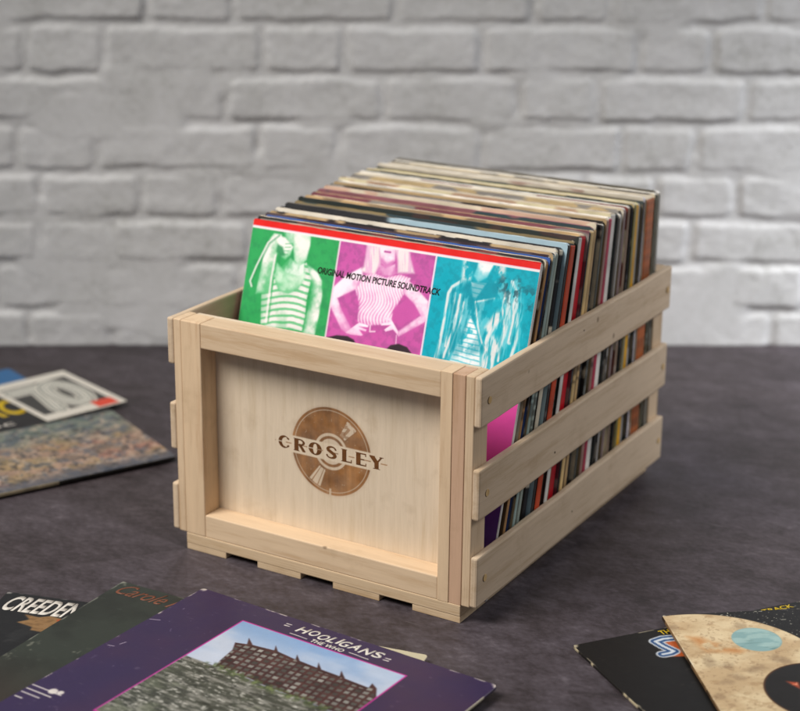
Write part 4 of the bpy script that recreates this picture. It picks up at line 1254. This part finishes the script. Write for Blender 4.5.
# --- tan planet sleeve on top of it
def tan():
    a = Art(420, '161516')
    A = ART
    st = vnoise(a.u * 210, a.v * 210, 15)
    a.put(sstep(0.88, 0.96, st), 'c9c7b4', 0.8)
    pl = a.disc(0.06, 1 - 0.316, 0.316)
    base = sstep(0.3, 0.7, a.n_(9, 14, 3, 5, 0.6))[..., None]
    a.put(pl, hx('c0a57e') * (1 - base) + hx('d9c49d') * base)
    a.put(pl * sstep(0.55, 0.72, a.n_(30, 44, 13, 6, 0.68)), '9a7a55', 0.40)
    a.put(pl * sstep(0.62, 0.70, a.n_(90, 90, 53, 4, 0.65)), '84664a', 0.35)
    a.put(a.poly(A['t_or'], 0.02) * sstep(0.35, 0.6, a.n_(26, 26, 17, 4)), 'b9783f', 0.75)
    for i, (u, v) in enumerate(A['t_spots']):
        d = np.hypot((a.u - u), (a.v - v) * 1.0)
        a.put(pl * (1 - sstep(0.004, 0.030, d + 0.035 * (a.n_(50, 50, 40 + i, 4) - 0.5))), '6a523c', 0.32)
    a.put(a.disc(0.2215, 1 - 0.170, 0.069, 0.002), '84a6a5')
    a.put(a.disc(0.2215, 1 - 0.170, 0.067, 0.003) * sstep(0.50, 0.66, a.n_(10, 46, 27, 4)), '54736f', 0.7)
    a.put(a.disc(0.2215, 1 - 0.170, 0.067, 0.003) * sstep(0.56, 0.70, a.n_(12, 30, 29, 4)), 'a9c4bd', 0.6)
    a.put(a.disc(0.302, 1 - 0.470, 0.156, 0.002), '4a2f1c')
    a.put(a.disc(0.302, 1 - 0.470, 0.151, 0.002), '1a1817')
    a.put(a.poly(A['t_red'], 0.008), 'c2512f')
    a.put(a.poly([(u * 0.9 + 0.1 * A['t_red'][0][0], v) for u, v in A['t_red']], 0.003) * sstep(0.5, 0.6, a.n_(60, 60, 5)), 'e0a080', 0.8)
    a.wear('d6cbb2', 0.8, 44)
    o = plate('record_sleeve', SW, SW, 0.0034, M_GLOSS, art=a, side=flat_side('7a5f42', 13, '3a2c20'), rc=0.002)
    lay(o, 0.4685, 0.1015, 38, T3 + 0.0004)
    tag(o, 'tan planet record sleeve with a pale blue disc, lying across the black sleeve', 'record', G_LOOSE)
tan()

# --- left pile: blue sleeve, landscape sleeve, small white leaflet
def blue():
    o = plate('record_sleeve', SW, SW, T3, M_GLOSS, n=40, face='2a6496', side=flat_side('24527c', 15), rc=0.003)
    lay(o, -0.5357, 0.3221, -22, 0.0001)
    tag(o, 'plain blue record sleeve half hidden beneath the landscape sleeve on the left', 'record', G_LOOSE)
blue()

def land_side(kind, s):
    b = flat_side('211f1d', 17)(kind, s)
    if kind == 'bottom':
        b[s < 0.56] = flat_side('8f836c', 18)(kind, s)[s < 0.56]
    return b

def landscape():
    a = Art(300, '8f7764')
    A = ART
    n1, n2, n3 = a.n_(14, 16, 3, 6, 0.7), a.n_(26, 38, 7, 6, 0.7), a.n_(11, 14, 12, 5, 0.66)
    a.put(sstep(0.40, 0.62, n1), 'a98c78')
    a.put(sstep(0.48, 0.60, n2), '5f5650', 0.75)
    a.put(sstep(0.52, 0.68, n3), '9d6a5c', 0.6)
    up = sstep(0.26, 0.50, a.v + 0.10 * (n1 - 0.5))
    a.put(up, '6f8076', 0.8)
    a.put(up * sstep(0.45, 0.62, n2), '4b5a56', 0.7)
    a.put(sstep(0.55, 0.70, a.n_(7, 10, 31, 4)) * (1 - up), 'a08a58', 0.5)
    a.put(sstep(0.54, 0.62, a.n_(34, 24, 37, 5, 0.66)), '525a66', 0.6)
    a.put(sstep(0.58, 0.66, a.n_(46, 40, 39, 5, 0.66)), '2f2c2c', 0.6)
    a.put(sstep(0.60, 0.68, a.n_(40, 52, 43, 5, 0.66)), 'd0b9a2', 0.6)
    a.put(sstep(0.10, 0.0, a.v + 0.08 * (n2 - 0.5)), '3d4656', 0.7)
    a.put(a.rect(-1, 2, 0.545, 2, 0.003), '1c1b1c')
    a.wear('a9a094', 0.6, 51)
    o = plate('record_sleeve', SW, SW, 0.0042, M_GLOSS, art=a, side=land_side, rc=0.003)
    al = math.radians(63.5)
    r, n = Vector((math.cos(al), math.sin(al))), Vector((-math.sin(al), math.cos(al)))
    c = Vector((-0.1522, 0.1805)) - r * SW + n * SW
    lay(o, c.x, c.y, 63.5, T3 + 0.0005)
    tag(o, 'record sleeve with a rocky landscape under a black yellow lettered band, left of the crate', 'record', G_LOOSE)
    lettering('cover_lettering', 'EURO', 0.42 * SW, 0.675 * SW, 0.745 * SW, 0.855 * SW, 0.00425, M_YELLOWINK, o, offset=0.03, slope=0.06)
    lettering('cover_lettering', 'disc', 0.46 * SW, 0.592 * SW, 0.635 * SW, 0.635 * SW, 0.00425, M_WHITEINK, o)
landscape()

def leaflet():
    n = 260
    a = Art(n, 'd9d3c6')
    u, v = a.u, a.v
    a.put(a.rect(0.07, 0.90, 0.13, 0.86, 0.012), '3b3a38')
    # rounded outlined numerals 7 and 0
    seven = [(0.14, 0.74), (0.44, 0.74), (0.40, 0.60), (0.30, 0.20)]
    zero = [(0.62 + 0.15 * math.cos(t), 0.49 + 0.27 * math.sin(t)) for t in np.linspace(0, 2 * math.pi, 30)]
    for pts in (seven, zero):
        for wd, c in ((0.105, 'cfcabd'), (0.074, '5c6560'), (0.058, 'd2cdc0'), (0.030, '7a827c'), (0.018, 'd6d1c4')):
            a.put(a.line(pts, wd, 0.008), c)
    a.put(a.rect(0.66, 0.92, 0.02, 0.17, 0.008), 'd9452c')
    o = plate('leaflet', 0.112, 0.152, 0.0010, M_GLOSS, art=a, side=flat_side('d8d2c4', 19), rc=0.002)
    al = math.radians(72)
    r, nn = Vector((math.cos(al), math.sin(al), 0)), Vector((-math.sin(al), math.cos(al), 0))
    o.matrix_world = Matrix(((r.x, nn.x, 0, -0.3490), (r.y, nn.y, 0, 0.1870), (0, 0, 1, T3 + 0.0005 + 0.0042 + 0.0004), (0, 0, 0, 1)))
    tag(o, 'white leaflet with outlined numerals and a red tab, lying on the landscape sleeve', 'leaflet')
leaflet()
